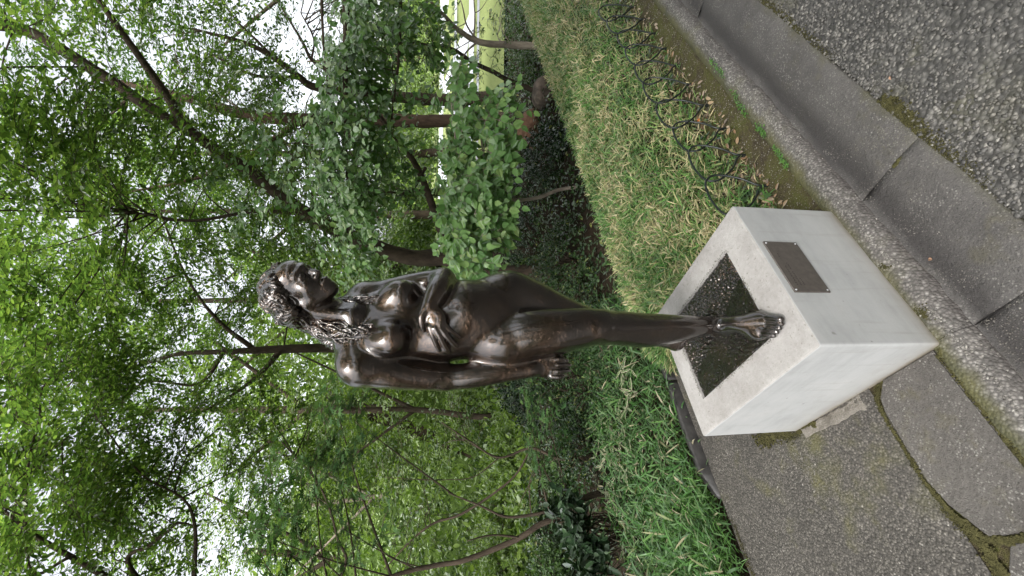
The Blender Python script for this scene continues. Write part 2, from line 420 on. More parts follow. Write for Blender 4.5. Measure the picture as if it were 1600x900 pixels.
# loose pebbles standing proud of the aggregate: real stones, too many to count
ICO = None
def ico():
    global ICO
    if ICO is None:
        bm = bmesh.new(); bmesh.ops.create_icosphere(bm, subdivisions=1, radius=1)
        bm.verts.ensure_lookup_table(); ICO = (np.array([v.co[:] for v in bm.verts]), np.array([[v.index for v in f.verts] for f in bm.faces])); bm.free()
    return ICO
def pebbles(name, pts, r0, r1, mats, seed, flat=.55):
    g = np.random.default_rng(seed); V0, F0 = ico(); n = len(pts)
    s = g.uniform(r0, r1, n)[:, None] * g.uniform(.7, 1.35, (n, 3)) * [1, 1, flat]
    J = V0[None] * (1 + .16 * g.normal(size=(n, len(V0), 1))) * s[:, None]
    th = g.uniform(0, 6.28, n); c, d = np.cos(th)[:, None], np.sin(th)[:, None]
    V = np.stack([J[..., 0] * c - J[..., 1] * d, J[..., 0] * d + J[..., 1] * c, J[..., 2]], -1) + pts[:, None]
    Fq = (F0[None] + (np.arange(n) * len(V0))[:, None, None]).reshape(-1, 3)
    return tag(link(name, npmesh(name, V.reshape(-1, 3), Fq, mats, True)), kind='stuff')
def m_stone(name, cols):
    m, nt = nodes_of(name); g = nt.nodes.new('ShaderNodeNewGeometry'); c = coords(nt)
    r = ramp(nt, cols, g.outputs['Random Per Island']); n = noise(nt, c, 160, 4, .6)
    k = mix(nt, .6, r.outputs[0], ramp(nt, [(.3, g3(.5)), (.7, g3(1.3))], n).outputs[0], 'MULTIPLY')
    mo = ramp(nt, [(.55, g3(0)), (.66, g3(.4))], noise(nt, c, 2.4, 5, .6))
    finish(nt, mix(nt, mo.outputs[0], k, (.075, .07, .03)), .5, bump(nt, n, .3, .002), spec=.4)
    return m
M_STONES = m_stone('road_stones', [(0, (.045, .043, .042)), (.35, (.082, .078, .073)), (.7, (.115, .108, .098)), (.93, (.165, .155, .14)), (1, (.24, .23, .21))])
M_STONES3 = m_stone('paving_stones', [(0, (.06, .055, .048)), (.6, (.105, .096, .084)), (.93, (.16, .148, .13)), (1, (.25, .235, .21))])
M_STONES2 = m_stone('kerb_stones_grain', [(0, (.08, .074, .066)), (.5, (.14, .13, .116)), (1, (.28, .265, .24))])
g = np.random.default_rng(3)
n = 34000
a = g.uniform(-.35, 3.6, n); b = -.366 - g.uniform(0, 1, n) ** 1.2 * 1.6
pebbles('road_pebbles', kba(a, b, -.0245 + .0015 * g.normal(size=n)), .0032, .0082, M_STONES, 1, .45)
n = 5200
a = g.uniform(-1.2, 4.5, n); b = np.clip(g.normal(-.035, .022, n), -.085, .03)
b = np.where((a > -.02) & (a < .64), np.minimum(b, -.006), b)
pebbles('kerb_pebbles', kba(a, b, .000 - .035 * np.clip((-.045 - b) / .04, 0, 1)), .0018, .0046, M_STONES2, 2)
n = 15000
a = g.uniform(-1.0, 3.2, n); b = g.uniform(-.36, -.10, n)
pebbles('gutter_grit', kba(a, b, np.interp(b, [p[0] for p in GP], [p[1] for p in GP])), .0009, .0027, M_STONES3, 8, .5)
n = 9000
a = -g.uniform(.0, 1, n) ** 1.2 * 1.6 + .1; b = g.uniform(.31, 1.42, n)
k_ = ~((a > -.012) & (b < .73)); a, b = a[k_], b[k_]
pebbles('paving_pebbles', kba(a, b, -.0052 + 0 * a), .0018, .0048, M_STONES3, 5, .45)
n = 4200
a = g.uniform(.62, 4.5, n); b = g.uniform(.03, .24, n)
pebbles('moss_grit', kba(a, b, -.004 + .008 * np.clip((b - .12) / .1, 0, 1)), .0010, .0032, M_STONES2, 6)
# moss cushions: many small soft tufts that thin out from the crack they grow in
def moss(name, line, spread, n, seed, z=.001, r=(.0015, .0055)):
    g = np.random.default_rng(seed); L = np.array(line, float); t = g.uniform(0, len(L) - 1.001, n); i = t.astype(int); f = (t - i)[:, None]
    P = L[i] * (1 - f) + L[i + 1] * f + g.normal(size=(n, 2)) * spread * (.4 + .9 * np.abs(fbm(t * 3, t * 0, 3, seed)))[:, None]
    pebbles(name, kba(P[:, 0], P[:, 1], z + 0 * P[:, 0]), r[0], r[1], M_MOSSTUFT, seed, .6)
moss('moss_tufts', [(-.012, .735), (.03, .80), (.05, .95)], .030, 900, 31)
moss('moss_tufts', [(-.010, .73), (-.010, .60)], .010, 260, 32)
moss('moss_tufts', [(.02, -.010), (.10, -.016), (.22, -.012), (.32, -.008)], .010, 1300, 33)
moss('moss_tufts', [(.02, -.02), (-.03, .030), (-.30, .030), (-.52, .030)], .006, 700, 34)
moss('moss_tufts', [(-.01, .26), (-.05, .30), (-.12, .312), (-.33, .318), (-.42, .300), (-.50, .255), (-.515, .20), (-.514, .04)], .007, 2200, 35)
moss('moss_tufts', [(-.40, .32), (-.52, .27), (-.60, .275)], .014, 900, 36)
moss('moss_tufts', [(.30, -.372), (.60, -.376), (.80, -.380)], .022, 1000, 37, -.022)
moss('moss_tufts', [(1.1, -.372), (1.5, -.376), (2.2, -.380)], .020, 900, 38, -.022)
moss('moss_tufts', [(-.20, 1.40), (-.60, 1.40), (-1.2, 1.40)], .018, 900, 39)
moss('moss_tufts', [(.584, -.345), (.575, -.25)], .004, 260, 40, -.020)
# ================================================================== pedestal
def m_paint():
    m, nt = nodes_of('white_cement_render'); c = coords(nt)
    mp = N(nt, 'ShaderNodeMapping'); mp.inputs['Scale'].default_value = (3, 3, 9); nt.links.new(c, mp.inputs[0])
    st = noise(nt, mp.outputs[0], 2.2, 5, .65); bl = noise(nt, c, 4.5, 5, .6); fi = noise(nt, c, 120, 4, .6)
    r = ramp(nt, [(.30, (.30, .305, .305)), (.5, (.375, .38, .38)), (.72, (.43, .43, .425))], mth(nt, 'ADD', mth(nt, 'MULTIPLY', st, .5), mth(nt, 'MULTIPLY', bl, .5)))
    sc_ = noise(nt, c, 34, 3, .5)
    d = mix(nt, ramp(nt, [(.70, g3(0)), (.75, g3(.6))], sc_).outputs[0], r.outputs[0], (.16, .15, .14))
    mv = N(nt, 'ShaderNodeMapping'); mv.inputs['Scale'].default_value = (24, 24, 1.6); nt.links.new(c, mv.inputs[0])
    run = noise(nt, mv.outputs[0], 1.6, 4, .6)
    d = mix(nt, ramp(nt, [(.58, g3(0)), (.78, g3(.30))], run).outputs[0], d, (.22, .205, .175))
    d = mix(nt, ramp(nt, [(.58, g3(0)), (.75, g3(.35))], noise(nt, c, 9, 5, .65)).outputs[0], d, (.24, .235, .22))
    # grime that has crept up from the paving
    sx = N(nt, 'ShaderNodeSeparateXYZ'); nt.links.new(c, sx.inputs[0])
    up = mth(nt, 'ADD', sx.outputs[2], mth(nt, 'MULTIPLY', mth(nt, 'SUBTRACT', bl, .5), .06))
    gr = ramp(nt, [(.0, g3(.8)), (.02, g3(.35)), (.06, g3(.12)), (.16, g3(0))], up)
    d = mix(nt, gr.outputs[0], d, (.17, .14, .09))
    finish(nt, d, .72, bump(nt, st, .25, .004, bump(nt, fi, .25, .0015)), spec=.3)
    return m
def m_bare():
    m, nt = nodes_of('bare_cement_top'); c = coords(nt)
    a = noise(nt, c, 7, 5, .65); b = noise(nt, c, 60, 5, .7); pit = noise(nt, c, 130, 3, .5)
    r = ramp(nt, [(.3, (.20, .188, .178)), (.5, (.285, .272, .26)), (.7, (.36, .348, .335))], mth(nt, 'ADD', mth(nt, 'MULTIPLY', a, .65), mth(nt, 'MULTIPLY', b, .35)))
    d = mix(nt, ramp(nt, [(.66, g3(0)), (.71, g3(.6))], pit).outputs[0], r.outputs[0], (.11, .095, .075))
    finish(nt, d, .8, bump(nt, pit, .5, .003, bump(nt, b, .4, .003)), spec=.25)
    return m
M_PAINT, M_BARE = m_paint(), m_bare()
PW, PD, PH = .6256, .7168, .4512
PA0, PA1, PB0, PB1 = .122, .513, .132, .617           # the recess for the bronze plate
ped = empty('pedestal', N0, YAW)
tag(ped, 'white rendered square pedestal under the bronze statue with a dark plaque on one side', 'pedestal')
def lpart(name, me): return link(name, me, ped, False)
bm = bmesh.new()
def ring(a0, a1, b0, b1, z): return [bm.verts.new((a, b, z)) for a, b in ((a0, b0), (a1, b0), (a1, b1), (a0, b1))]
r0 = ring(0, PW, 0, PD, -.03); r1 = ring(0, PW, 0, PD, PH)
for i in range(4): bm.faces.new((r0[i], r0[(i + 1) % 4], r1[(i + 1) % 4], r1[i]))
topf = bm.faces.new(r1)
bmesh.ops.bevel(bm, geom=[e for e in bm.edges if not e.is_boundary], offset=.010, segments=3, affect='EDGES', profile=.6)
top = max((f for f in bm.faces), key=lambda f: f.calc_area() if f.normal.z > .9 else 0)
ed_v = list(top.verts); bm.faces.remove(top)
r2 = ring(PA0, PA1, PB0, PB1, PH); r3 = ring(PA0 + .003, PA1 - .003, PB0 + .003, PB1 - .003, PH - .016)
for f in bm.faces:
    if f.calc_area() < .02 and f.normal.z > .2: f.material_index = 1
order = sorted(ed_v, key=lambda v: math.atan2(v.co.y - PD / 2, v.co.x - PW / 2)); i2 = sorted(r2, key=lambda v: math.atan2(v.co.y - PD / 2, v.co.x - PW / 2))
if len(order) == 4:
    for i in range(4): bm.faces.new((order[i], order[(i + 1) % 4], i2[(i + 1) % 4], i2[i])).material_index = 1
for i in range(4): bm.faces.new((r2[i], r2[(i + 1) % 4], r3[(i + 1) % 4], r3[i])).material_index = 1
bm.faces.new(r3).material_index = 1
me = bm_mesh('block', bm, M_PAINT); me.materials.append(M_BARE)
lpart('block', me)
# plaque with four screws and its worn inscription
M_PLATE = m_plain('plaque_bronze', (.105, .092, .082), .5, .25, 40, .2, bmp=.15, bd=.001)
M_INK = m_plain('engraved_letters', (.018, .015, .013), .6)
M_SCREW = m_plain('steel', (.55, .56, .58), .35, .9)
bm = bmesh.new()
bmesh.ops.create_cube(bm, size=1); bmesh.ops.scale(bm, vec=(.229, .006, .137), verts=bm.verts[:])
bmesh.ops.bevel(bm, geom=bm.edges[:], offset=.0012, segments=1, affect='EDGES')
plq = lpart('plaque', bm_mesh('plaque', bm, M_PLATE)); plq.location = (.3155, -.0025, .3525)
def sub(name, me, loc):
    o = bpy.data.objects.new(name, me); col.objects.link(o); o.parent = plq; o.location = loc; return o
bm = bmesh.new(); bmesh.ops.create_cone(bm, cap_ends=True, segments=12, radius1=.0036, radius2=.0026, depth=.0022, matrix=Matrix.Rotation(R_(90), 4, 'X'))
scm = bm_mesh('screw', bm, M_SCREW)
for sx in (-1, 1):
    for sz in (-1, 1): sub('screw', scm, (sx * .106, -.0040, sz * .060))
# illegible strokes: a headline and short lines, too worn to read
mb = MB(); g = np.random.default_rng(11)
def stroke(x, z, w, h):
    y = -.0034; mb.add([(x, y, z), (x + w, y, z), (x + w, y, z + h), (x, y, z + h), (x, y + .002, z), (x + w, y + .002, z), (x + w, y + .002, z + h), (x, y + .002, z + h)],
                       [(0, 1, 2, 3), (0, 4, 5, 1), (2, 6, 7, 3), (0, 3, 7, 4), (1, 5, 6, 2)])
for zc, x0, nchar, cs in ((.040, -.088, 6, .0075), (.026, -.088, 9, .0055), (.013, -.088, 5, .0055), (.040, -.030, 4, .006), (.026, -.018, 5, .005), (.040, .040, 3, .005)):
    for k in range(nchar):
        x = x0 + k * cs * 1.25
        for j in range(3):
            if g.random() < .5: stroke(x + g.uniform(0, .3) * cs, zc + g.uniform(0, .85) * cs, cs * g.uniform(.4, .8), .0012)
            else: stroke(x + g.uniform(0, .8) * cs, zc + g.uniform(0, .3) * cs, 0.0012, cs * g.uniform(.4, .8))
o = mb.build('inscription', M_INK, None, False); o.parent = plq; o['kind'] = 'stuff'

# grit and lichen caught along the joint between the bronze plate and the cement frame
g = np.random.default_rng(19); t = g.uniform(0, 4, 1100); i = t.astype(int); f = t - i
ca = np.array([PA0, PA1, PA1, PA0, PA0]); cb = np.array([PB0, PB0, PB1, PB1, PB0]); keep = (fbm(t * 4, 0 * t, 2.2, 55) > -.15)
off = np.abs(g.normal(size=len(t))) * .006; sa = np.array([0, 1, 0, -1])[i] * off; sb = np.array([-1, 0, 1, 0])[i] * off
a = (ca[i] * (1 - f) + ca[i + 1] * f + sa)[keep]; b = (cb[i] * (1 - f) + cb[i + 1] * f + sb)[keep]
pebbles('plate_grit', kba(a, b, PH + 0 * a), .0006, .0022, m_plain('dark_grit', (.06, .055, .04), .9), 61)
# ================================================================== bronze statue (a distance field, meshed once)
import openvdb
def m_bronze():
    m, nt = nodes_of('bronze'); c = coords(nt)
    big = noise(nt, c, 9, 3); mid = noise(nt, c, 55, 4, .6); fine = noise(nt, c, 170, 3, .6)
    patch = noise(nt, c, 26, 5, .65)
    colr = ramp(nt, [(.30, (.024, .018, .015)), (.50, (.038, .026, .019)), (.66, (.066, .041, .027)), (.80, (.115, .066, .040))], mth(nt, 'ADD', mth(nt, 'MULTIPLY', big, .75), mth(nt, 'MULTIPLY', patch, .28)))
    rg = ramp(nt, [(.3, g3(.14)), (.7, g3(.26))], patch)
    nb = bump(nt, noise(nt, c, 30, 3, .55), .5, .012); nb = bump(nt, noise(nt, c, 85, 4, .6), .55, .006, nb); nb = bump(nt, fine, .35, .0025, nb)
    finish(nt, colr.outputs[0], rg.outputs[0], nb, metallic=.95, spec=.5, coat=1.0, coat_rough=.13).inputs['Coat IOR'].default_value = 1.7
    return m
M_BRONZE = m_bronze()

class Field:
    def __init__(s, lo, hi, h):
        s.lo = np.array(lo, float); s.h = h
        s.n = np.ceil((np.array(hi) - s.lo) / h).astype(int)
        s.D = np.full(s.n, .05, np.float32); s.q = 1.0
    def win(s, lo, hi):
        a = np.clip(np.floor((lo - s.lo) / s.h).astype(int), 0, s.n - 1); b = np.clip(np.ceil((hi - s.lo) / s.h).astype(int) + 1, 1, s.n)
        sl = tuple(slice(x, max(y, x + 1)) for x, y in zip(a, b))
        ax = [(s.lo[i] + s.h * np.arange(sl[i].start, sl[i].stop)).astype(np.float32) for i in range(3)]
        return sl, ax[0][:, None, None], ax[1][None, :, None], ax[2][None, None, :]
    def blend(s, sl, d, k, op):
        D = s.D[sl]
        if op == 'cut': d = -d; h = np.maximum(k - np.abs(D - d), 0) / k; s.D[sl] = np.maximum(D, d) + h * h * k * .25
        else: h = np.maximum(k - np.abs(D - d), 0) / k; s.D[sl] = np.minimum(D, d) - h * h * k * .25
    def cone(s, a, b, r1, r2, k=.02, op='add'):
        r1, r2, k = r1 * s.q, r2 * s.q, k * s.q
        a = np.asarray(a, float); b = np.asarray(b, float); m = max(r1, r2) + k + .012
        sl, X, Y, Z = s.win(np.minimum(a, b) - m, np.maximum(a, b) + m)
        ba = b - a; L2 = float(ba @ ba) + 1e-12
        px, py, pz = X - a[0], Y - a[1], Z - a[2]
        t = np.clip((px * ba[0] + py * ba[1] + pz * ba[2]) / L2, 0, 1)
        d = np.sqrt((px - t * ba[0]) ** 2 + (py - t * ba[1]) ** 2 + (pz - t * ba[2]) ** 2) - (r1 + t * (r2 - r1))
        s.blend(sl, d.astype(np.float32), k, op)
    def seg(s, X, Y, Z, a, b, r1, r2):
        ba = b - a; L2 = float(ba @ ba) + 1e-12
        px, py, pz = X - a[0], Y - a[1], Z - a[2]
        t = np.clip((px * ba[0] + py * ba[1] + pz * ba[2]) / L2, 0, 1)
        return np.sqrt((px - t * ba[0]) ** 2 + (py - t * ba[1]) ** 2 + (pz - t * ba[2]) ** 2) - (r1 + t * (r2 - r1))
    def chain(s, pts, rs, k=.02, sub=8):
        """A limb of one smooth piece through pts, then blended in."""
        rs = [r * s.q for r in rs]; k = k * s.q
        q = spline(np.hstack([np.array(pts, float), np.array(rs, float)[:, None]]), (len(pts) - 1) * sub + 1)
        P, R = q[:, :3], q[:, 3]; m = R.max() + k + .012
        sl, X, Y, Z = s.win(P.min(0) - m, P.max(0) + m)
        d = None
        for i in range(len(P) - 1):
            e = s.seg(X, Y, Z, P[i], P[i + 1], R[i], R[i + 1]).astype(np.float32)
            d = e if d is None else np.minimum(d, e)
        s.blend(sl, d, k, 'add')
    def ball(s, c, r, k=.02, op='add'): s.cone(c, np.asarray(c, float) + 1e-5, r, r, k, op)
    def ell(s, c, rad, M=None, k=.02, op='add'):
        c = np.asarray(c, float); rad = np.asarray(rad, float) * s.q; k = k * s.q; m = rad.max() + k + .012
        M = np.eye(3) if M is None else np.asarray(M)      # rows: local axes
        sl, X, Y, Z = s.win(c - m, c + m)
        px, py, pz = X - c[0], Y - c[1], Z - c[2]
        q = [(px * M[i, 0] + py * M[i, 1] + pz * M[i, 2]) for i in range(3)]
        k0 = np.sqrt(sum((q[i] / rad[i]) ** 2 for i in range(3))); k1 = np.sqrt(sum((q[i] / rad[i] ** 2) ** 2 for i in range(3))) + 1e-6
        s.blend(sl, (k0 * (k0 - 1) / k1).astype(np.float32), k, op)
    def smooth(s, n, z=None):
        """Blur; with z = (a, b, c, d) only between those heights, fading in from a to b and out from c to d."""
        i0, i1 = (0, s.n[2]) if z is None else (int((z[0] - s.lo[2]) / s.h), int((z[3] - s.lo[2]) / s.h))
        W = s.D[:, :, i0:i1]; keep = None if z is None else W.copy()
        for _ in range(n):
            for ax in range(3):
                c = [slice(None)] * 3; a = list(c); b = list(c); m = list(c)
                a[ax] = slice(0, -2); b[ax] = slice(2, None); m[ax] = slice(1, -1)
                t = W[tuple(m)] * .5; t += W[tuple(a)] * .25; t += W[tuple(b)] * .25; W[tuple(m)] = t
        if z is not None:
            zz = s.lo[2] + s.h * np.arange(i0, i1); w = np.interp(zz, z, [0, 1, 1, 0]).astype(np.float32)
            W *= w; W += keep * (1 - w)
    def mesh(s, name, mat):
        g = openvdb.FloatGrid(); g.background = .05
        T = openvdb.createLinearTransform(s.h); g.transform = T
        g.copyFromArray(np.ascontiguousarray(s.D))
        pts, tris, quads = g.convertToPolygons(0.0, 0.0) if False else (*g.convertToQuads(0.0)[:1], None, g.convertToQuads(0.0)[1])
        pts = np.asarray(pts) + s.lo
        return npmesh(name, pts, np.asarray(quads)[:, ::-1], mat, True)

def frame(yaw, fwd_tilt=0.0, roll=0.0):
    """rows: her left, forward, up. yaw turns her towards the viewer's right."""
    l = np.array([math.cos(yaw), math.sin(yaw), 0]); f = np.array([math.sin(yaw), -math.cos(yaw), 0]); u = np.array([0, 0, 1.0])
    u, f = u * math.cos(fwd_tilt) + f * math.sin(fwd_tilt), f * math.cos(fwd_tilt) - u * math.sin(fwd_tilt)
    u, l = u * math.cos(roll) + l * math.sin(roll), l * math.cos(roll) - u * math.sin(roll)
    return np.array([l, f, u])
def rot(M, l=0, f=0, u=0): return M[0] * l + M[1] * f + M[2] * u

PELV = frame(R_(24), 0, R_(-4)); CHST = frame(R_(31), R_(-4), R_(3)); HEAD = frame(R_(54), R_(31), R_(11))
FB = Field((-.52, 1.18, .440), (.26, 1.98, 2.13), .0034)
B = FB
# --- pelvis, belly, waist
pc = at(772, 499, 1.625)
B.ell(pc, (.158, .108, .125), PELV, .03)
B.ell(at(790, 461, 1.675), (.080, .100, .11), PELV, .04)          # left buttock and hip
B.ell(at(785, 541, 1.575), (.070, .10, .11), PELV, .04)           # right hip
B.ell(at(735, 488, 1.575), (.10, .075, .085), PELV, .05)          # lower belly
B.ell(at(708, 492, 1.60), (.098, .085, .085), PELV, .05)
B.ell(at(685, 508, 1.615), (.112, .088, .085), CHST, .05)         # waist
B.ell(at(712, 535, 1.575), (.055, .075, .105), PELV, .05)
B.ell(at(715, 465, 1.66), (.055, .075, .105), PELV, .05)
# --- rib cage, chest, shoulders
B.ell(at(630, 508, 1.625), (.128, .098, .135), CHST, .05)
B.ell(at(582, 515, 1.625), (.135, .085, .075), CHST, .05)
B.chain([at(550, 495, 1.56), at(549, 530, 1.55), at(549, 566, 1.545)], [.020, .019, .028], .03)       # right collar bone
B.chain([at(552, 490, 1.565), at(556, 474, 1.62), at(566, 462, 1.69)], [.020, .019, .03], .03)        # left collar bone
B.chain([at(515, 497, 1.615), at(535, 520, 1.62), at(547, 556, 1.58)], [.038, .042, .042], .05)       # shoulders slope
B.chain([at(520, 488, 1.63), at(545, 478, 1.68), at(568, 464, 1.72)], [.035, .038, .042], .05)
# breasts
fr = CHST
cR = at(606, 530, 1.525); cL = at(621, 463, 1.60)
B.ell(cR, (.056, .050, .062), fr, .04); B.ell(cR + rot(fr, -.002, .018, -.016), (.049, .042, .045), fr, .02); B.ball(cR + rot(fr, -.006, .056, -.018), .006, .014)
B.ell(cL, (.052, .050, .060), fr, .04); B.ell(cL + rot(fr, .004, .018, -.016), (.046, .042, .044), fr, .02); B.ball(cL + rot(fr, .010, .056, -.018), .006, .014)
# --- neck
B.chain([at(556, 499, 1.615), at(530, 492, 1.605), at(495, 481, 1.595)], [.060, .046, .047], .03)
B.cone(at(548, 492, 1.56), at(492, 487, 1.555), .012, .015, .02)
# --- right arm, hanging
B.ell(at(560, 574, 1.545), (.056, .060, .066), CHST, .035)
B.chain([at(562, 577, 1.545), at(610, 583, 1.55), at(650, 587, 1.56), at(692, 591, 1.57)], [.056, .054, .050, .042], .025)
B.chain([at(692, 591, 1.57), at(730, 588, 1.56), at(775, 583, 1.545), at(834, 577, 1.53)], [.041, .044, .038, .0265], .02)
# --- left arm, folded across the waist
sL = at(573, 466, 1.715)
B.ell(at(577, 464, 1.71), (.048, .055, .06), CHST, .03)
eL = at(693, 435, 1.60)
B.chain([sL, at(625, 450, 1.69), at(665, 441, 1.645), eL], [.048, .044, .042, .036], .025)
B.chain([eL, at(688, 447, 1.555), at(681, 460, 1.52), at(670, 479, 1.488)], [.036, .041, .038, .0265], .02)
# --- left leg, crossing behind
B.chain([at(798, 464, 1.665), at(830, 473, 1.665), at(870, 489, 1.665), at(912, 503, 1.655), at(938, 508, 1.65)], [.094, .087, .075, .062, .053], .03)
B.chain([at(938, 508, 1.65), at(975, 514, 1.68), at(1005, 522, 1.70), at(1040, 533, 1.71), at(1058, 539, 1.71)], [.050, .050, .045, .032, .028], .02)
# --- right leg, carrying the weight
B.chain([at(795, 530, 1.575), at(825, 523, 1.555), at(870, 518, 1.535), at(912, 512, 1.52), at(938, 511, 1.515)],
        [.097, .092, .083, .071, .064], .014)
B.ell(at(938, 511, 1.475), (.030, .022, .034), PELV, .03)          # knee cap
B.chain([at(940, 511, 1.52), at(980, 514, 1.535), at(1010, 516, 1.54), at(1060, 513, 1.53), at(1105, 509, 1.515), at(1137, 508, 1.51)],
        [.061, .064, .064, .052, .038, .031], .014)
B.cone(at(965, 511, 1.485), at(1100, 508, 1.49), .020, .018, .025)
B.smooth(6)
# --- hands and feet
hw = at(834, 577, 1.53)
# right hand: back towards the viewer, fingers loosely hanging
B.ell(at(853, 575, 1.53), (.037, .018, .046), frame(R_(-8), R_(-6), R_(-4)), .018)
for py0, py1, py2, tip, r in ((588, 589, 587, 884, .0092), (579, 580, 579, 890, .0098), (570, 570, 570, 891, .0096), (562, 561, 563, 887, .0088)):
    B.chain([at(862, py0, 1.522), at(876, py1, 1.515), at(tip - 4, py2, 1.53), at(tip, py2, 1.545)], [r + .0012, r, r - .0008, r - .002], .006)
B.chain([at(842, 563, 1.54), at(858, 555, 1.545), at(874, 557, 1.548), at(882, 560, 1.55)], [.014, .0115, .0105, .009], .008)
hf = np.array([unit(at(668, 478, 1.488) - at(690, 512, 1.462)), unit(np.array([-.1, -1, .1])), [0, 0, 0]]); hf[1] = unit(hf[1] - hf[0] * (hf[1] @ hf[0])); hf[2] = np.cross(hf[0], hf[1])
B.ell(at(680, 497, 1.470), (.043, .014, .033), hf, .016)
for (k0, k1, k2, k3, r) in (((672, 511, 1.466), (676, 524, 1.465), (682, 538, 1.476), (687, 547, 1.492), .0096),
                            ((680, 513, 1.460), (688, 528, 1.460), (696, 542, 1.474), (702, 549, 1.49), .0100),
                            ((688, 512, 1.460), (697, 524, 1.460), (707, 535, 1.472), (714, 541, 1.485), .0096),
                            ((693, 507, 1.464), (702, 515, 1.464), (711, 522, 1.472), (718, 527, 1.482), .0086)):
    B.chain([at(*k0), at(*k1), at(*k2), at(*k3)], [r + .0015, r, r - .0008, r - .002], .005)
B.chain([at(665, 484, 1.478), at(659, 494, 1.472), at(659, 507, 1.476), at(662, 516, 1.484)], [.014, .0115, .0105, .0085], .008)
zb = .457
def foot(heel, toe, ank, flip, w=1.0):
    d = unit((toe - heel) * [1, 1, 0]); s_ = np.array([-d[1], d[0], 0]) * flip          # s_: towards the big toe
    Lf = np.linalg.norm((toe - heel)[:2])
    g = lambda t, s, z: np.array([heel[0], heel[1], zb]) + d * Lf * t + s_ * s * w + np.array([0, 0, z])
    B.chain([g(.08, 0, .028), g(.30, -.004, .024), g(.62, -.012, .018)], [.028, .025, .023], .02)      # sole, outer side
    B.chain([ank, ank * .45 + g(.30, .004, .058) * .55, g(.46, .008, .046), g(.66, .012, .026), g(.76, .010, .018)], [.029, .030, .030, .026, .017], .02)   # instep
    B.chain([g(.52, .022, .022), g(.66, .030, .021), g(.76, .030, .016)], [.020, .021, .016], .02)     # ball of the big toe
    B.chain([g(.50, -.020, .018), g(.62, -.032, .016), g(.72, -.034, .012)], [.018, .018, .012], .02)
    for s0, s1, t1, r in ((.030, .028, .985, .0118), (.0125, .0130, 1.0, .0085), (-.003, -.002, .97, .0080), (-.0175, -.016, .93, .0076), (-.031, -.029, .885, .0072)):
        B.chain([g(.70, s0, .017), g(.72 + (t1 - .72) * .5, s0, .0185), g(t1 - .02, s1, .0125), g(t1, s1, .009)], [r, r, r * .98, r * .85], .0035)
foot(np.array([-.126, 1.535, 0]), np.array([-.118, 1.248, 0]), at(1137, 508, 1.51), 1)
B.ball(at(1133, 518, 1.512), .011, .02); B.ball(at(1131, 498, 1.515), .011, .02)
foot(np.array([-.196, 1.735, 0]), np.array([-.122, 1.605, 0]), at(1056, 538, 1.71), 1, .45)
B.smooth(30, (.478, .505, .60, .74))                                          # ankles run evenly into the feet
# carve: navel, groin, between legs, spine shadow of the belly
B.ball(at(716, 478, 1.487), .010, .015, 'cut')

# --- head and face
HS = .88; B.q = HS
hc = at(466, 453, 1.575)
def H(l, f, u): return hc + rot(HEAD, l, f, u) * HS
B.ell(H(0, -.012, .032), (.071, .092, .084), HEAD, .02)
B.ell(H(0, .030, -.030), (.056, .060, .085), HEAD, .03)
B.ell(H(0, .050, .048), (.056, .045, .045), HEAD, .03)               # forehead
for s in (-1, 1):
    B.cone(H(s * .054, .005, -.052), H(s * .014, .074, -.095), .020, .018, .03)   # jaw
    B.ell(H(s * .037, .060, -.024), (.027, .026, .026), HEAD, .035)              # cheek
B.ball(H(0, .083, -.094), .0195, .022)
B.ell(H(0, .078, -.066), (.030, .026, .026), HEAD, .02)                        # muzzle
for s in (-1, 1):
    B.ell(H(s * .031, .104, .012), (.019, .017, .0125), HEAD, .014, 'cut')        # eye sockets
B.chain([H(-.043, .078, .030), H(-.016, .095, .031), H(.016, .095, .031), H(.043, .078, .030)], [.0085, .010, .010, .0085], .012)
for s in (-1, 1):
    B.ell(H(s * .031, .0805, .011), (.0165, .0135, .0125), HEAD, .004)            # eye ball
    B.chain([H(s * .016, .090, .010), H(s * .030, .0955, .0175), H(s * .045, .083, .010)], [.0032, .0036, .0032], .004)   # lids
    B.chain([H(s * .016, .089, .009), H(s * .030, .0925, .003), H(s * .045, .082, .009)], [.0030, .0032, .0030], .004)
B.chain([H(0, .088, .030), H(0, .098, .006), H(0, .110, -.020), H(0, .113, -.027)], [.0075, .0085, .0105, .010], .016)
for s_ in (-1, 1): B.ell(H(s_ * .0125, .099, -.030), (.008, .011, .0085), HEAD, .010)
B.chain([H(-.024, .094, -.0635), H(-.008, .1065, -.0575), H(0, .1065, -.0595), H(.008, .1065, -.0575), H(.024, .094, -.0635)], [.0035, .0062, .006, .0062, .0035], .005)
B.chain([H(-.022, .094, -.067), H(0, .1055, -.0725), H(.022, .094, -.067)], [.0035, .0075, .0035], .005)
B.chain([H(-.024, .105, -.0648), H(0, .1155, -.0652), H(.024, .105, -.0648)], [.0016, .0018, .0016], .004) if False else None
for s in (-1, 1):
    B.ell(H(s * .070, -.006, -.006), (.009, .018, .031), HEAD, .006); B.ell(H(s * .078, .0, -.002), (.006, .009, .016), HEAD, .005, 'cut')

statue = empty('bronze_statue', (-.13, 1.6, .4512))
tag(statue, 'dark bronze statue of a nude standing woman with long curly hair on the white pedestal', 'statue')
me = FB.mesh('body', M_BRONZE)
body = link('body', me, statue)
del FB, B
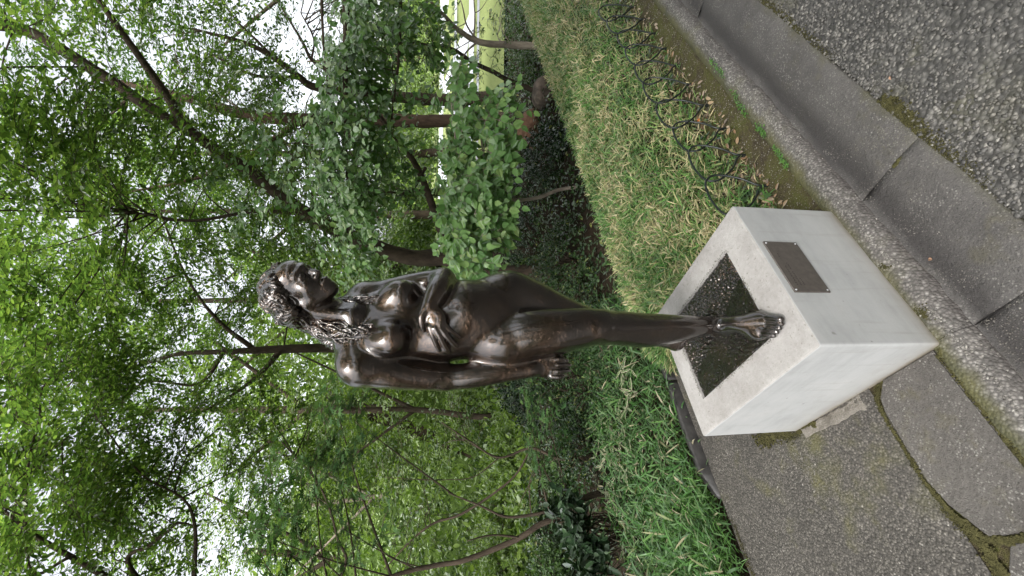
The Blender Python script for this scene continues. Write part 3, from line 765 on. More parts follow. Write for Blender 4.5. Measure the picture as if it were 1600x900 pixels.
# --- hair: a thick mass with deep wavy strands, curls over the ear, long locks
FH = Field((-.42, 1.36, 1.50), (.16, 1.88, 2.19), .0026)
hr = np.random.default_rng(5)
FH.q = HS
FH.ell(H(0, -.030, .045), (.084, .092, .086), HEAD, .01)
FH.ell(H(0, -.062, -.01), (.074, .060, .080), HEAD, .02)
FH.chain([H(-.040, .030, .098), H(-.068, .020, .066), H(-.082, -.010, .020), H(-.080, -.030, -.03)], [.012, .018, .022, .022], .02)
FH.chain([H(.020, .030, .104), H(.062, .024, .070), H(.080, -.010, .020), H(.074, -.030, -.03)], [.012, .016, .020, .02], .02)
FH.ell(H(-.078, -.035, .045), (.032, .045, .045), HEAD, .02)                   # the roll of curls over her right ear
FH.ell(H(-.070, -.060, -.005), (.036, .045, .045), HEAD, .02)
FH.ell(H(0, .070, -.015), (.058, .075, .105), HEAD, .012, 'cut')               # leave the face free
FH.q = 1.0
for sx in (0,):
    FH.chain([H(-.070, -.06, -.02), at(482, 500, 1.60), at(510, 517, 1.585), at(540, 523, 1.56), at(575, 514, 1.535), at(597, 505, 1.54)], [.030, .026, .027, .028, .018, .006], .02)
    FH.chain([H(-.050, -.085, -.02), at(492, 512, 1.65), at(522, 534, 1.64), at(548, 542, 1.63)], [.034, .028, .026, .012], .02)
    FH.chain([H(.058, -.05, -.05), at(515, 476, 1.64), at(545, 472, 1.61), at(575, 467, 1.60), at(606, 461, 1.60)], [.03, .022, .018, .014, .005], .02)
def swirl(F, amp, wl, seed):
    g = np.random.default_rng(seed)
    idx = np.argwhere(np.abs(F.D) < .012); P = F.lo + idx * F.h
    Wp = P.copy()
    for j in range(6):
        k = g.normal(size=3); k = k / np.linalg.norm(k) * 6.283 / g.uniform(.035, .075)
        Wp += unit(g.normal(size=3)) * (.0065 * np.sin(P @ k + g.uniform(0, 6.28)))[:, None]
    Q = Wp - hc
    # strands run down: phase varies round the head and across the locks
    s1 = np.sin(6.283 / wl * (Wp @ unit([.9, -.5, .12]))); s2 = np.sin(6.283 / (wl * .8) * (Wp @ unit([.55, .75, .35])) + 1.3)
    s3 = np.sin(6.283 / (wl * 1.9) * np.linalg.norm(Q * [1, 1, .6], axis=1) + 3 * np.sin(P @ [40, 30, 55]))
    d = amp * (.7 * s1 + .25 * s2 + .40 * s3)
    F.D[idx[:, 0], idx[:, 1], idx[:, 2]] -= d.astype(np.float32)
def coil(base, axis, Rr, r, turns, seed):
    u = unit(np.cross(axis, [.3, .2, 1])); w = np.cross(axis, u)
    a = np.linspace(0, 6.283 * turns, 20); ph = seed * 1.7
    q = base + (u * np.cos(a + ph)[:, None] + w * np.sin(a + ph)[:, None]) * (Rr * (1 - .75 * a / a[-1]))[:, None] + axis * (.010 * a / a[-1])[:, None]
    for i in range(19): FH.cone(q[i], q[i + 1], r, r, .002)
swirl(FH, .0050, .0135, 9); FH.smooth(1)
for j in range(30):
    s_ = -1 if hr.random() < .8 else 1
    d = unit([s_ * hr.uniform(.5, 1), hr.uniform(-1, .45), hr.uniform(-.6, 1.1)])
    coil(H(s_ * .010 + d[0] * .088, -.030 + d[1] * .085, .030 + d[2] * .075), d @ HEAD, hr.uniform(.011, .021), .0034, hr.uniform(1.6, 2.4), j)
def lock(pts, n, r0, r1, wav, turns, seed, spread):
    g = np.random.default_rng(seed); c = spline(pts, n)
    T = np.gradient(c, axis=0); T /= np.linalg.norm(T, axis=1)[:, None]
    U = np.cross(T, [0.2, 1, .1]); U /= np.linalg.norm(U, axis=1)[:, None]; W = np.cross(T, U)
    t = np.linspace(0, 1, n); a = g.uniform(0, 6.28) + turns * g.uniform(.8, 1.25) * 6.283 * t; o = g.normal(size=2) * spread
    q = c + U * (wav * np.cos(a) + o[0])[:, None] + W * (wav * np.sin(a) + o[1])[:, None]
    rr = r0 + (r1 - r0) * t
    for i in range(n - 1): FH.cone(q[i], q[i + 1], rr[i], rr[i + 1], .0022)
for j in range(30):
    e = np.clip(hr.normal(size=4), -1.2, 1.2)
    lock([H(-.075, -.05 + .01 * e[0], -.01), at(482 + 3 * e[0], 500 + 5 * e[1], 1.585), at(510 + 3 * e[2], 516 + 7 * e[1], 1.565), at(540 + 4 * e[3], 522 + 8 * e[2], 1.54), at(575 + 14 * e[0], 513 + 7 * e[3], 1.52)], 34, .0036, .0024, .0046, 3.2, 200 + j, .006)
for j in range(10):
    e = np.clip(hr.normal(size=4), -1.2, 1.2)
    lock([H(.062, -.04, -.05), at(515, 476 + 3 * e[0], 1.63), at(545 + 2 * e[0], 471 + 3 * e[1], 1.595), at(575 + 3 * e[2], 467 + 3 * e[1], 1.585), at(608 + 8 * e[3], 461 + 2 * e[2], 1.59)], 30, .0034, .0024, .0042, 3.2, 400 + j, .004)
hair = link('hair', FH.mesh('hair', M_BRONZE), statue)
del FH
# cast plate of the statue let into the pedestal: rippled, chased bronze
na, nb_ = 150, 186
A, Bq = np.meshgrid(np.linspace(PA0 + .002, PA1 - .002, na), np.linspace(PB0 + .002, PB1 - .002, nb_), indexing='ij'); A = A.ravel(); Bq = Bq.ravel()
ri = .8 * fbm(A, Bq, 330, 21) + .7 * fbm(A * .45 + Bq * .45, Bq - A, 420, 22) + .4 * fbm(A, Bq, 120, 24) + .4 * np.sin(300 * (A * .75 - Bq * .65) + 7 * fbm(A, Bq, 60, 23)) * (fbm(A, Bq, 40, 25) > -.05)
ri = ri * np.where(A > .33 - .35 * (Bq - .3), 1.0, .35)
Zp = .4462 + .0060 * ri
edge_ = np.minimum.reduce([A - PA0, PA1 - A, Bq - PB0, PB1 - Bq]); Zp -= .006 * np.exp(-edge_ / .004)
i = np.arange(na * nb_).reshape(na, nb_)
link('base_plate', npmesh('base_plate', kba(A, Bq, Zp), np.stack([i[:-1, :-1], i[1:, :-1], i[1:, 1:], i[:-1, 1:]], -1).reshape(-1, 4), M_BRONZE, True), statue)
# ================================================================== plants
def m_leaf(name, stops, trans=.45, rough=.45, tcol=None, gloss=.10, clump=0.0):
    m, nt = nodes_of(name); g = nt.nodes.new('ShaderNodeNewGeometry'); c = coords(nt)
    oi = nt.nodes.new('ShaderNodeObjectInfo')
    rnd = mth(nt, 'FRACT', mth(nt, 'ADD', g.outputs['Random Per Island'], oi.outputs['Random']))
    if clump: rnd = mth(nt, 'ADD', mth(nt, 'MULTIPLY', rnd, .75), mth(nt, 'MULTIPLY', mth(nt, 'SUBTRACT', noise(nt, c, 4.2, 5, .65), .44), clump), True)
    r = ramp(nt, stops, rnd)
    n = noise(nt, c, .9, 3, .5)
    k = mix(nt, .35, r.outputs[0], ramp(nt, [(.3, g3(.55)), (.7, g3(1.35))], n).outputs[0], 'MULTIPLY')
    df = N(nt, 'ShaderNodeBsdfDiffuse'); tr = N(nt, 'ShaderNodeBsdfTranslucent'); gl = N(nt, 'ShaderNodeBsdfGlossy', Roughness=rough)
    nt.links.new(k, df.inputs[0])
    tk = mix(nt, 1.0, k, tcol or (1.2, 1.28, .72), 'MULTIPLY'); nt.links.new(tk, tr.inputs[0])
    a = nt.nodes.new('ShaderNodeMixShader'); a.inputs[0].default_value = trans; nt.links.new(df.outputs[0], a.inputs[1]); nt.links.new(tr.outputs[0], a.inputs[2])
    fr = N(nt, 'ShaderNodeFresnel', IOR=1.4)
    b = nt.nodes.new('ShaderNodeMixShader'); nt.links.new(mth(nt, 'MULTIPLY', fr.outputs[0], gloss * 2.2), b.inputs[0]); nt.links.new(a.outputs[0], b.inputs[1]); nt.links.new(gl.outputs[0], b.inputs[2])
    o = nt.nodes.new('ShaderNodeOutputMaterial'); nt.links.new(b.outputs[0], o.inputs[0])
    return m
M_CANOPY = m_leaf('canopy_leaf', [(0, (.060, .115, .030)), (.4, (.100, .175, .045)), (.75, (.145, .23, .055)), (1, (.21, .29, .075))], .64)
M_CANOPY2 = m_leaf('canopy_leaf_cool', [(0, (.040, .085, .026)), (.5, (.065, .125, .036)), (1, (.10, .17, .045))], .42)
M_BROAD = m_leaf('broad_leaf', [(0, (.080, .17, .050)), (.5, (.125, .235, .075)), (.85, (.18, .30, .10)), (1, (.25, .34, .12))], .45, .5, gloss=.08)
M_MAPLE = m_leaf('maple_leaf', [(0, (.050, .110, .040)), (.5, (.075, .150, .052)), (1, (.11, .19, .06))], .45)
M_BRIGHT = m_leaf('bank_leaf', [(0, (.12, .20, .04)), (.5, (.19, .29, .06)), (1, (.26, .36, .09))], .45)
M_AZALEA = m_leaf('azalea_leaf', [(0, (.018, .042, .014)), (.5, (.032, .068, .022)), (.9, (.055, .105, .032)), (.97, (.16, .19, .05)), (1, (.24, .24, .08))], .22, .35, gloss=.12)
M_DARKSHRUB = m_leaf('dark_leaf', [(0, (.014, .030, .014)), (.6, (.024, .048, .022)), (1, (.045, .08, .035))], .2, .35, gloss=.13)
M_BAMBOO = m_leaf('bamboo_grass', [(0, (.055, .14, .032)), (.28, (.11, .24, .06)), (.46, (.18, .30, .095)), (.58, (.34, .35, .16)), (.80, (.54, .47, .28)), (1, (.64, .55, .36))], .3, .5, (1.1, 1.1, .75), .06, 1.7)
M_SASA = m_leaf('striped_bamboo', [(0, (.035, .090, .025)), (.55, (.065, .145, .040)), (.88, (.10, .18, .055)), (.94, (.26, .24, .15)), (1, (.36, .32, .22))], .3, .5, gloss=.06)
M_WEED = m_leaf('weed_leaf', [(0, (.065, .16, .035)), (1, (.12, .25, .06))], .35, gloss=.06)
def m_bark(name, c0, c1, sc=18):
    m, nt = nodes_of(name); c = coords(nt)
    mp = N(nt, 'ShaderNodeMapping'); mp.inputs['Scale'].default_value = (1, 1, .3); nt.links.new(c, mp.inputs[0])
    a = noise(nt, mp.outputs[0], sc, 6, .7); b = noise(nt, c, 3.5, 4)
    r = ramp(nt, [(.34, c0), (.66, c1)], mth(nt, 'ADD', mth(nt, 'MULTIPLY', a, .65), mth(nt, 'MULTIPLY', b, .35)))
    finish(nt, r.outputs[0], .9, bump(nt, a, .8, .02), spec=.2)
    return m
M_BARK = m_bark('bark', (.030, .022, .016), (.095, .072, .052))
M_BARKRED = m_bark('brown_bark', (.040, .027, .020), (.11, .072, .050))
M_BARKPALE = m_bark('pale_bark', (.12, .095, .075), (.36, .31, .25), 14)

# ---- leaf shapes (x along the leaf 0..1, y across, z lift)
OVAL = (np.array([(0, 0, 0), (.30, .21, .05), (.70, .19, .05), (1, 0, -.05), (.70, -.19, .05), (.30, -.21, .05)]), [(0, 1, 2, 3), (0, 3, 4, 5)])
BROADL = (np.array([(0, 0, 0), (.10, .24, .05), (.42, .36, .07), (.78, .22, .04), (1.05, 0, -.08), (.78, -.22, .04), (.42, -.36, .07), (.10, -.24, .05)]), [(0, 1, 2, 3), (0, 3, 4, 4), (0, 4, 5, 5), (0, 5, 6, 7)])
BLADE = (np.array([(0, .03, 0), (.45, .055, .10), (1, 0, -.06), (.45, -.055, .10), (0, -.03, 0)]), None)
def star():
    V = [(0.1, 0, 0)]; n = 7
    for k in range(n):
        th = (k - 3) * 0.62; L = (1.0, .92, .72, .42)[abs(k - 3)]
        if k == 0: V.append((-.05, -.12, 0))
        V.append((.1 + L * math.cos(th) * .9, L * math.sin(th) * .9, -.06))
        th2 = th + .31; V.append((.1 + .30 * math.cos(th2), .30 * math.sin(th2), .03) if k < n - 1 else (-.05, .12, 0))
    m = len(V); return np.array(V), [(0, i, i + 1, i + 1) for i in range(1, m - 1)]
STAR = star()
def basis(d, nrm):
    d = d / (np.linalg.norm(d, axis=1)[:, None] + 1e-9)
    s = np.cross(nrm, d); s /= np.linalg.norm(s, axis=1)[:, None] + 1e-9
    return d, s, np.cross(d, s)
def leaf_mesh(name, P, D, Nn, size, shape, mat):
    V0, F0 = shape; d, s, u = basis(D, Nn); n = len(P)
    S = np.asarray(size).reshape(-1, 1, 1) * np.ones((n, 1, 1))
    V = P[:, None] + S * (V0[None, :, 0:1] * d[:, None] + V0[None, :, 1:2] * s[:, None] + V0[None, :, 2:3] * u[:, None])
    F0 = np.array(F0)
    Fq = (F0[None] + (np.arange(n) * len(V0))[:, None, None]).reshape(-1, 4)
    V = V.reshape(-1, 3)
    if (F0[:, 2] == F0[:, 3]).any():                       # fan shapes: use triangles
        t = []
        for f in F0: t.append(f[:3]) if f[2] == f[3] else (t.append(f[[0, 1, 2]]), t.append(f[[0, 2, 3]]))
        t = np.array(t); Fq = (t[None] + (np.arange(n) * len(V0))[:, None, None]).reshape(-1, 3)
    return npmesh(name, V, Fq, mat)
def leaf_parts(parent, P, D, Nn, size, shape, mat, mats_var=3):
    """Each leaf an object of its own, sharing a few meshes."""
    V0, F0 = shape; mes = []
    for k in range(mats_var):
        V = V0.copy(); V[:, 2] *= (.5, 1.4, -1.0)[k % 3]; V[:, 1] *= (1, .9, 1.1)[k % 3]
        mes.append(pymesh('leaf', V, [tuple(dict.fromkeys(f)) for f in F0], mat))
    d, s, u = basis(D, Nn); inv = Matrix.Translation(-parent.location)
    for i in range(len(P)):
        o = bpy.data.objects.new('leaf', mes[i % mats_var]); col.objects.link(o); o.parent = parent
        k = float(size[i]); M = Matrix(((d[i][0] * k, s[i][0] * k, u[i][0] * k, P[i][0]), (d[i][1] * k, s[i][1] * k, u[i][1] * k, P[i][1]), (d[i][2] * k, s[i][2] * k, u[i][2] * k, P[i][2]), (0, 0, 0, 1)))
        o.matrix_local = inv @ M

class Sprays:
    """Leafy twigs: each a short stem with leaves set alternately, in fans that droop a little."""
    def __init__(s, seed): s.g = np.random.default_rng(seed); s.P = []; s.D = []; s.N = []; s.S = []; s.tw = MB(); s.tips = []
    def spray(s, base, direction, length, leaf, spacing, twigs=5, droop=.35, fan=1.0, jitter=.26, up=(0, 0, 1), twig_r=.0026):
        g = s.g; d0 = unit(direction); side = unit(np.cross([0, 0, 1], d0) + 1e-6); base = np.asarray(base, float)
        nst = 6
        for k in range(twigs):
            f = (k / max(1, twigs - 1) - .5) * 2 if twigs > 1 else 0
            if k == 0 or twigs == 1: b0, dd, L = base, d0, length
            else:
                b0 = base + d0 * length * g.uniform(.05, .7) + np.array([0, 0, -droop * length * .15]); dd = unit(d0 * .55 + side * f * fan + np.array([0, 0, g.normal() * .25])); L = length * g.uniform(.45, .8)
            t = np.linspace(0, 1, nst)[:, None]
            path = b0 + dd * L * t + np.array([0, 0, -1.0]) * droop * L * t ** 2 + side * (g.normal() * .08 * L) * t ** 2
            s.tw.tube(path, np.linspace(twig_r, twig_r * .35, nst), 3)
            m = max(3, int(L / spacing)); tt = (np.arange(m) + g.uniform(.2, .8, m)) / m
            tt = .12 + .88 * tt
            P = b0 + dd * L * tt[:, None] + np.array([0, 0, -1.0]) * droop * L * tt[:, None] ** 2
            sg = np.where(np.arange(m) % 2 == 0, 1, -1)[:, None]
            D = dd * .5 + np.cross(dd, unit(np.array(up) + 1e-6)) * sg * .9 + np.array([0, 0, -droop * .8]) + g.normal(size=(m, 3)) * jitter
            Nn = np.asarray(up) + g.normal(size=(m, 3)) * jitter * 1.3
            s.P.append(P); s.D.append(D); s.N.append(Nn); s.S.append(leaf * g.uniform(.65, 1.2, m))
    def arrays(s): return np.concatenate(s.P), np.concatenate(s.D), np.concatenate(s.N), np.concatenate(s.S)
    def finish(s, parent, shape, mat, bark, singles=0):
        P, D, Nn, S = s.arrays()
        if singles:
            dist = np.linalg.norm(P - CW, axis=1) / S
            v = P - CW; z = v @ V_FW; uu = 450 + F_PX * (v @ C_R) / z; vv = 800 - F_PX * (v @ C_U) / z
            dist = np.where((uu > -10) & (uu < 910) & (vv > -10) & (vv < 1610), dist, 1e9)
            o = np.argsort(dist); k = o[:singles]; r = o[singles:]
            leaf_parts(parent, P[k], D[k], Nn[k], S[k], shape, mat)
            P, D, Nn, S = P[r], D[r], Nn[r], S[r]
        if len(P):
            tag(link('crown', leaf_mesh('crown', P, D, Nn, S, shape, mat), parent), kind='stuff')
        if s.tw.V: tag(s.tw.build('twigs', bark, parent), kind='stuff')

def limb_path(pts):
    """pts: (px, py, depth, radius) -> world path and radii, resampled with a little crookedness."""
    w = np.array([[*at(p[0], p[1], p[2]), p[3]] for p in pts]); n = max(8, 5 * len(pts))
    return spline(w, n)
def tree(name, label, trunk, limbs, crowns, leaf, spacing, shape, mat, bark, seed, length=.5, twigs=5, droop=.35, singles=0, group=None, cat='tree', spray_up=(0, 0, 1), feed=True):
    q = limb_path(trunk); root = empty(name, q[0, :3]); tag(root, label, cat, group)
    t = MB(); t.tube(q[:, :3], q[:, 3], 12, .05, seed); t.build('trunk', bark, root)
    skel = [q]
    for L in limbs:
        lq = limb_path(L); skel.append(lq); m = MB(); m.tube(lq[:, :3], lq[:, 3], 7, .06, seed + 1); m.build('limb', bark, root)
    SK = np.vstack(skel); sp = Sprays(seed); g = np.random.default_rng(seed + 9); feeders = MB()
    for (c, rad, n) in crowns:
        c = np.asarray(c, float); rad = np.asarray(rad, float)
        for _ in range(n):
            v = unit(g.normal(size=3)) * g.uniform(.15, 1) ** (1 / 2.2); b = c + v * rad
            j = np.argmin(((SK[:, :3] - b) ** 2).sum(1) + .9 * g.random(len(SK))); a = SK[j, :3]
            out = b - a; dist = np.linalg.norm(out)
            dr = unit(unit(out + 1e-6) * .8 + v * .7 + g.normal(size=3) * .35 + np.array([0, 0, .05])); dr[2] *= .55
            if feed and g.random() < .20 and .25 < dist < 1.9:
                mid = (a + b) / 2 + g.normal(size=3) * dist * .07 + np.array([0, 0, .06 * dist])
                pth = spline(np.array([a, mid, b]), 8); feeders.tube(pth, np.linspace(min(.013, .004 + .005 * dist), .003, 8), 4)
            sp.spray(b, dr, length * g.uniform(.6, 1.25), leaf, spacing, twigs, droop, up=spray_up)
    if feeders.V: tag(feeders.build('branches', bark, root), kind='stuff')
    sp.finish(root, shape, mat, bark, singles)
    return root
# ---- trees
tree('leaning_tree', 'large tree leaning to the right behind the statue, forked just above the folded elbow',
     [(850, 428, 6.3, .16), (770, 428, 6.3, .13), (700, 403, 6.2, .12), (640, 402, 6.1, .105), (560, 375, 6.0, .095), (480, 335, 5.9, .085), (390, 268, 5.7, .07), (300, 207, 5.5, .055), (268, 160, 5.4, .045), (215, 85, 5.2, .035), (140, -20, 5.0, .022)],
     [[(705, 405, 6.2, .07), (680, 335, 6.1, .05), (655, 268, 6.0, .042), (625, 222, 5.9, .032), (580, 165, 5.8, .02)],
      [(665, 262, 6.0, .022), (640, 300, 5.9, .016), (600, 300, 5.8, .010), (560, 310, 5.7, .006)],
      [(300, 207, 5.5, .05), (230, 165, 5.4, .055), (155, 115, 5.3, .06), (48, 50, 5.2, .05), (-20, 40, 5.1, .035)],
      [(480, 335, 5.9, .03), (400, 330, 5.7, .022), (300, 345, 5.5, .016), (200, 330, 5.3, .010)]],
     [(at(230, 230, 5.6), (1.9, 1.3, 1.3), 95), (at(60, 90, 5.4), (1.4, 1.2, .9), 48), (at(330, 330, 6.0), (1.3, 1.0, .9), 48), (at(120, 380, 5.0), (1.2, .9, .7), 60), (at(30, 260, 4.9), (1.2, .9, .7), 60), (at(470, 335, 5.8), (.5, .4, .4), 26)],
     .066, .036, OVAL, M_CANOPY, M_BARK, 11, .62, 8)
tree('forked_tree', 'dark slender tree whose forked limbs spread above the head of the statue',
     [(842, 548, 7.6, .10), (700, 546, 7.5, .085), (600, 545, 7.4, .08), (500, 544, 7.3, .07), (430, 546, 7.2, .06), (350, 550, 7.1, .04), (280, 553, 7.0, .028), (200, 575, 6.8, .018), (100, 590, 6.6, .010)],
     [[(440, 546, 7.2, .045), (405, 585, 7.1, .032), (350, 625, 7.0, .022), (270, 665, 6.8, .014)],
      [(400, 548, 7.2, .04), (340, 500, 7.1, .026), (290, 430, 7.0, .018), (250, 330, 6.8, .012)],
      [(350, 550, 7.1, .03), (310, 600, 7.0, .022), (220, 600, 6.8, .014), (150, 690, 6.6, .010)]],
     [(at(210, 560, 7.0), (1.7, 1.3, 1.5), 74), (at(380, 620, 7.4), (1.5, 1.0, .8), 26), (at(60, 600, 6.4), (1.6, 1.2, 1.0), 90), (at(420, 470, 7.8), (1.2, .9, .6), 26)],
     .064, .036, OVAL, M_CANOPY, M_BARK, 12, .62, 8)
tree('straight_tree', 'straight reddish brown trunk standing beyond the broad-leaved branch',
     [(826, 186, 8.6, .17), (760, 187, 8.6, .125), (690, 189, 8.6, .115), (600, 188, 8.5, .125), (470, 187, 8.4, .11), (380, 178, 8.2, .09), (280, 150, 8.0, .06), (150, 120, 7.8, .03)],
     [[(470, 187, 8.4, .06), (400, 235, 8.2, .045), (300, 280, 8.0, .028), (200, 300, 7.8, .015)]],
     [(at(330, 190, 8.4), (1.9, 1.4, 1.3), 170), (at(520, 230, 8.8), (1.6, 1.0, .9), 120)],
     .085, .055, OVAL, M_CANOPY2, M_BARKRED, 13, .6, 6)
tree('branching_tree', 'dark tree with several bare limbs fanning out against the white sky at the top right',
     [(815, 150, 9.4, .15), (740, 154, 9.3, .13), (690, 156, 9.2, .12), (600, 150, 9.0, .10), (497, 137, 8.7, .07), (467, 120, 8.5, .058), (427, 90, 8.3, .046), (383, 67, 8.1, .034), (300, 45, 7.8, .018)],
     [[(427, 90, 8.3, .03), (400, 62, 8.2, .022), (375, 38, 8.1, .016), (345, 0, 8.0, .010)],
      [(560, 146, 8.9, .05), (515, 112, 8.8, .04), (487, 93, 8.7, .032), (473, 66, 8.6, .024), (440, 12, 8.5, .014)],
      [(487, 93, 8.7, .02), (490, 60, 8.6, .016), (470, 20, 8.5, .010)],
      [(467, 120, 8.5, .03), (400, 118, 8.3, .022), (330, 85, 8.1, .014)]],
     [(at(420, 60, 8.6), (1.5, 1.0, .8), 60), (at(560, 60, 9.2), (1.6, 1.0, .7), 110), (at(300, 60, 8.2), (1.2, .9, .7), 60)],
     .080, .06, OVAL, M_CANOPY2, M_BARK, 14, .55, 5)
for k, (tr, lm, lab) in enumerate((
    ([(872, 80, 5.5, .050), (845, 73, 5.5, .046), (795, 70, 5.5, .042), (750, 66, 5.4, .036), (715, 46, 5.3, .028), (692, 22, 5.2, .020), (660, -10, 5.1, .012)],
     [[(750, 66, 5.4, .016), (737, 52, 5.4, .012), (728, 36, 5.3, .010), (722, 8, 5.2, .007), (712, -20, 5.2, .004)],
      [(740, 60, 5.4, .012), (742, 30, 5.3, .009), (740, -5, 5.2, .006)],
      [(745, 66, 5.4, .014), (728, 82, 5.4, .010), (716, 106, 5.3, .008), (700, 122, 5.3, .005)]],
     'small pale-stemmed tree rising from the back of the bamboo hedge before the sunny lawn'),
    ([(862, 152, 6.2, .034), (800, 128, 6.1, .032), (770, 112, 6.0, .03), (738, 97, 5.9, .027), (712, 79, 5.8, .022), (692, 72, 5.7, .018), (668, 70, 5.6, .014), (600, 60, 5.5, .008)],
     [[(738, 97, 5.9, .012), (726, 108, 5.9, .009), (720, 138, 5.8, .006)]],
     'thin dark stem slanting across the sunny lawn beside the pale-stemmed tree'))):
    cr = [(at(768, 40, 5.6), (.35, .3, .22), 16), (at(690, 60, 5.3), (.5, .4, .3), 26), (at(800, 30, 6), (.5, .3, .3), 20)] if k == 0 else [(at(745, 125, 5.8), (.3, .3, .25), 14), (at(660, 90, 5.6), (.5, .4, .3), 26)]
    tree('small_tree', lab, tr, lm, cr, .05, .045, OVAL, M_CANOPY2, M_BARKPALE if k == 0 else M_BARK, 20 + k, .32, 3)
# broad-leaved tree: the slender stem at the back of the hedge carries the two long bright boughs right of the statue
tree('broad_leaved_tree', 'slender pale stem behind the hedge carrying a bright bough of large heart-shaped leaves',
     [(904, 292, 4.7, .020), (872, 297, 4.7, .020), (840, 309, 4.65, .019), (800, 312, 4.6, .018), (760, 300, 4.5, .016), (720, 280, 4.4, .014), (690, 270, 4.3, .010)],
     [[(760, 300, 4.5, .012), (755, 240, 4.3, .010), (745, 180, 4.2, .008), (735, 140, 4.1, .005)],
      [(770, 303, 4.5, .012), (740, 340, 4.35, .010), (735, 390, 4.2, .008), (730, 430, 4.1, .005)],
      [(720, 280, 4.4, .010), (712, 220, 4.25, .008), (705, 160, 4.2, .005)],
      [(720, 285, 4.4, .010), (708, 340, 4.3, .008), (712, 410, 4.2, .005)]],
     [(at(712, 190, 4.3), (.34, .25, .09), 54), (at(712, 300, 4.3), (.36, .28, .10), 60), (at(716, 390, 4.25), (.26, .25, .10), 54),
      (at(770, 190, 4.1), (.12, .15, .09), 20), (at(762, 270, 4.1), (.25, .2, .11), 42), (at(752, 350, 4.1), (.25, .2, .10), 40), (at(740, 410, 4.1), (.14, .2, .09), 20)],
     .082, .042, BROADL, M_BROAD, M_BARKPALE, 31, .24, 3, .5, singles=300, spray_up=(-.15, -.75, .65))
tree('overhanging_tree', 'broad-leaved tree outside the frame whose leafy boughs hang in from the top right',
     [(905, -420, 4.8, .11), (760, -400, 4.8, .10), (620, -330, 4.8, .08), (570, -180, 4.8, .06), (545, -60, 4.8, .045), (540, 60, 4.8, .03), (540, 200, 4.8, .018), (545, 330, 4.8, .008)],
     [[(600, -260, 4.8, .05), (620, -80, 4.9, .03), (625, 60, 4.9, .018), (610, 200, 4.9, .009)],
      [(570, -180, 4.8, .04), (510, -60, 4.7, .02), (505, 60, 4.6, .012), (520, 190, 4.6, .006)],
      [(560, -130, 4.8, .03), (440, -100, 4.7, .02), (400, -20, 4.7, .01)]],
     [(at(540, 60, 4.8), (.5, .5, .20), 58), (at(535, 170, 4.7), (.5, .5, .20), 58), (at(540, 270, 4.6), (.42, .4, .20), 62), (at(600, 70, 5.0), (.5, .4, .2), 30), (at(600, 200, 5.0), (.5, .4, .2), 22), (at(470, 240, 4.9), (.4, .4, .3), 18), (at(400, 290, 5.0), (.4, .4, .3), 14), (at(650, 40, 5.2), (.35, .4, .2), 24), (at(500, 340, 4.9), (.3, .3, .3), 12), (at(550, 375, 5.2), (.3, .3, .2), 20)],
     .072, .045, BROADL, M_BROAD, M_BARK, 32, .34, 4, .5, singles=300, spray_up=(-.15, -.65, .7))
# maples on the left
tree('bent_tree', 'bent grey-brown stem forking low on the left above the striped bamboo',
     [(975, 764, 3.5, .030), (947, 768, 3.5, .027), (917, 777, 3.5, .026), (897, 790, 3.48, .024), (877, 806, 3.45, .024), (843, 820, 3.4, .022), (813, 840, 3.38, .021), (767, 860, 3.35, .020), (720, 877, 3.3, .018), (677, 884, 3.3, .017), (617, 899, 3.25, .015), (520, 940, 3.2, .010)],
     [[(897, 787, 3.48, .017), (880, 793, 3.5, .016), (833, 804, 3.5, .014), (790, 807, 3.5, .011), (750, 790, 3.5, .008), (700, 770, 3.5, .005)],
      [(813, 840, 3.38, .010), (770, 836, 3.3, .007), (730, 845, 3.2, .004)]],
     [(at(540, 680, 3.5), (.42, .35, .18), 20), (at(470, 800, 3.3), (.5, .4, .25), 30), (at(430, 880, 3.2), (.4, .4, .2), 22), (at(850, 690, 3.7), (.22, .25, .16), 16), (at(560, 860, 3.2), (.3, .3, .2), 8)],
     .072, .06, STAR, M_MAPLE, M_BARK, 33, .30, 4, .35, singles=300)
tree('maple_tree', 'maple outside the frame whose thin dark branches reach in from the lower left',
     [(960, 1280, 5.2, .12), (800, 1250, 5.2, .11), (600, 1180, 5.2, .09), (400, 1080, 5.1, .07), (270, 970, 5.0, .045), (160, 898, 4.9, .03), (60, 840, 4.8, .018), (10, 800, 4.7, .010)],
     [[(270, 970, 5.0, .03), (200, 880, 5.0, .022), (233, 853, 5.0, .018), (262, 830, 5.0, .014), (280, 817, 5.0, .010), (310, 823, 5.0, .006)],
      [(110, 870, 4.8, .016), (48, 890, 4.7, .012), (43, 740, 4.7, .010), (65, 640, 4.7, .006)],
      [(400, 1080, 5.1, .04), (532, 900, 5.1, .020), (527, 840, 5.1, .014), (500, 760, 5.1, .010), (440, 690, 5.1, .007)],
      [(300, 960, 5.0, .03), (300, 800, 5.0, .014), (220, 740, 5.0, .010), (150, 650, 5.0, .006)],
      [(43, 740, 4.7, .008), (85, 700, 4.7, .006), (110, 680, 4.7, .004)]],
     [(at(130, 760, 5.2), (1.0, 1.0, .8), 46), (at(300, 740, 5.6), (1.0, 1.0, .6), 26), (at(60, 690, 4.8), (.9, .9, .6), 62), (at(40, 860, 4.6), (.8, .8, .6), 70), (at(150, 840, 5.0), (.7, .7, .5), 34), (at(20, 770, 5.0), (.7, .7, .5), 30), (at(210, 880, 5.4), (.7, .7, .5), 30), (at(430, 720, 5.8), (.9, .9, .5), 36)],
     .060, .036, OVAL, M_CANOPY, M_BARK, 34, .55, 8)
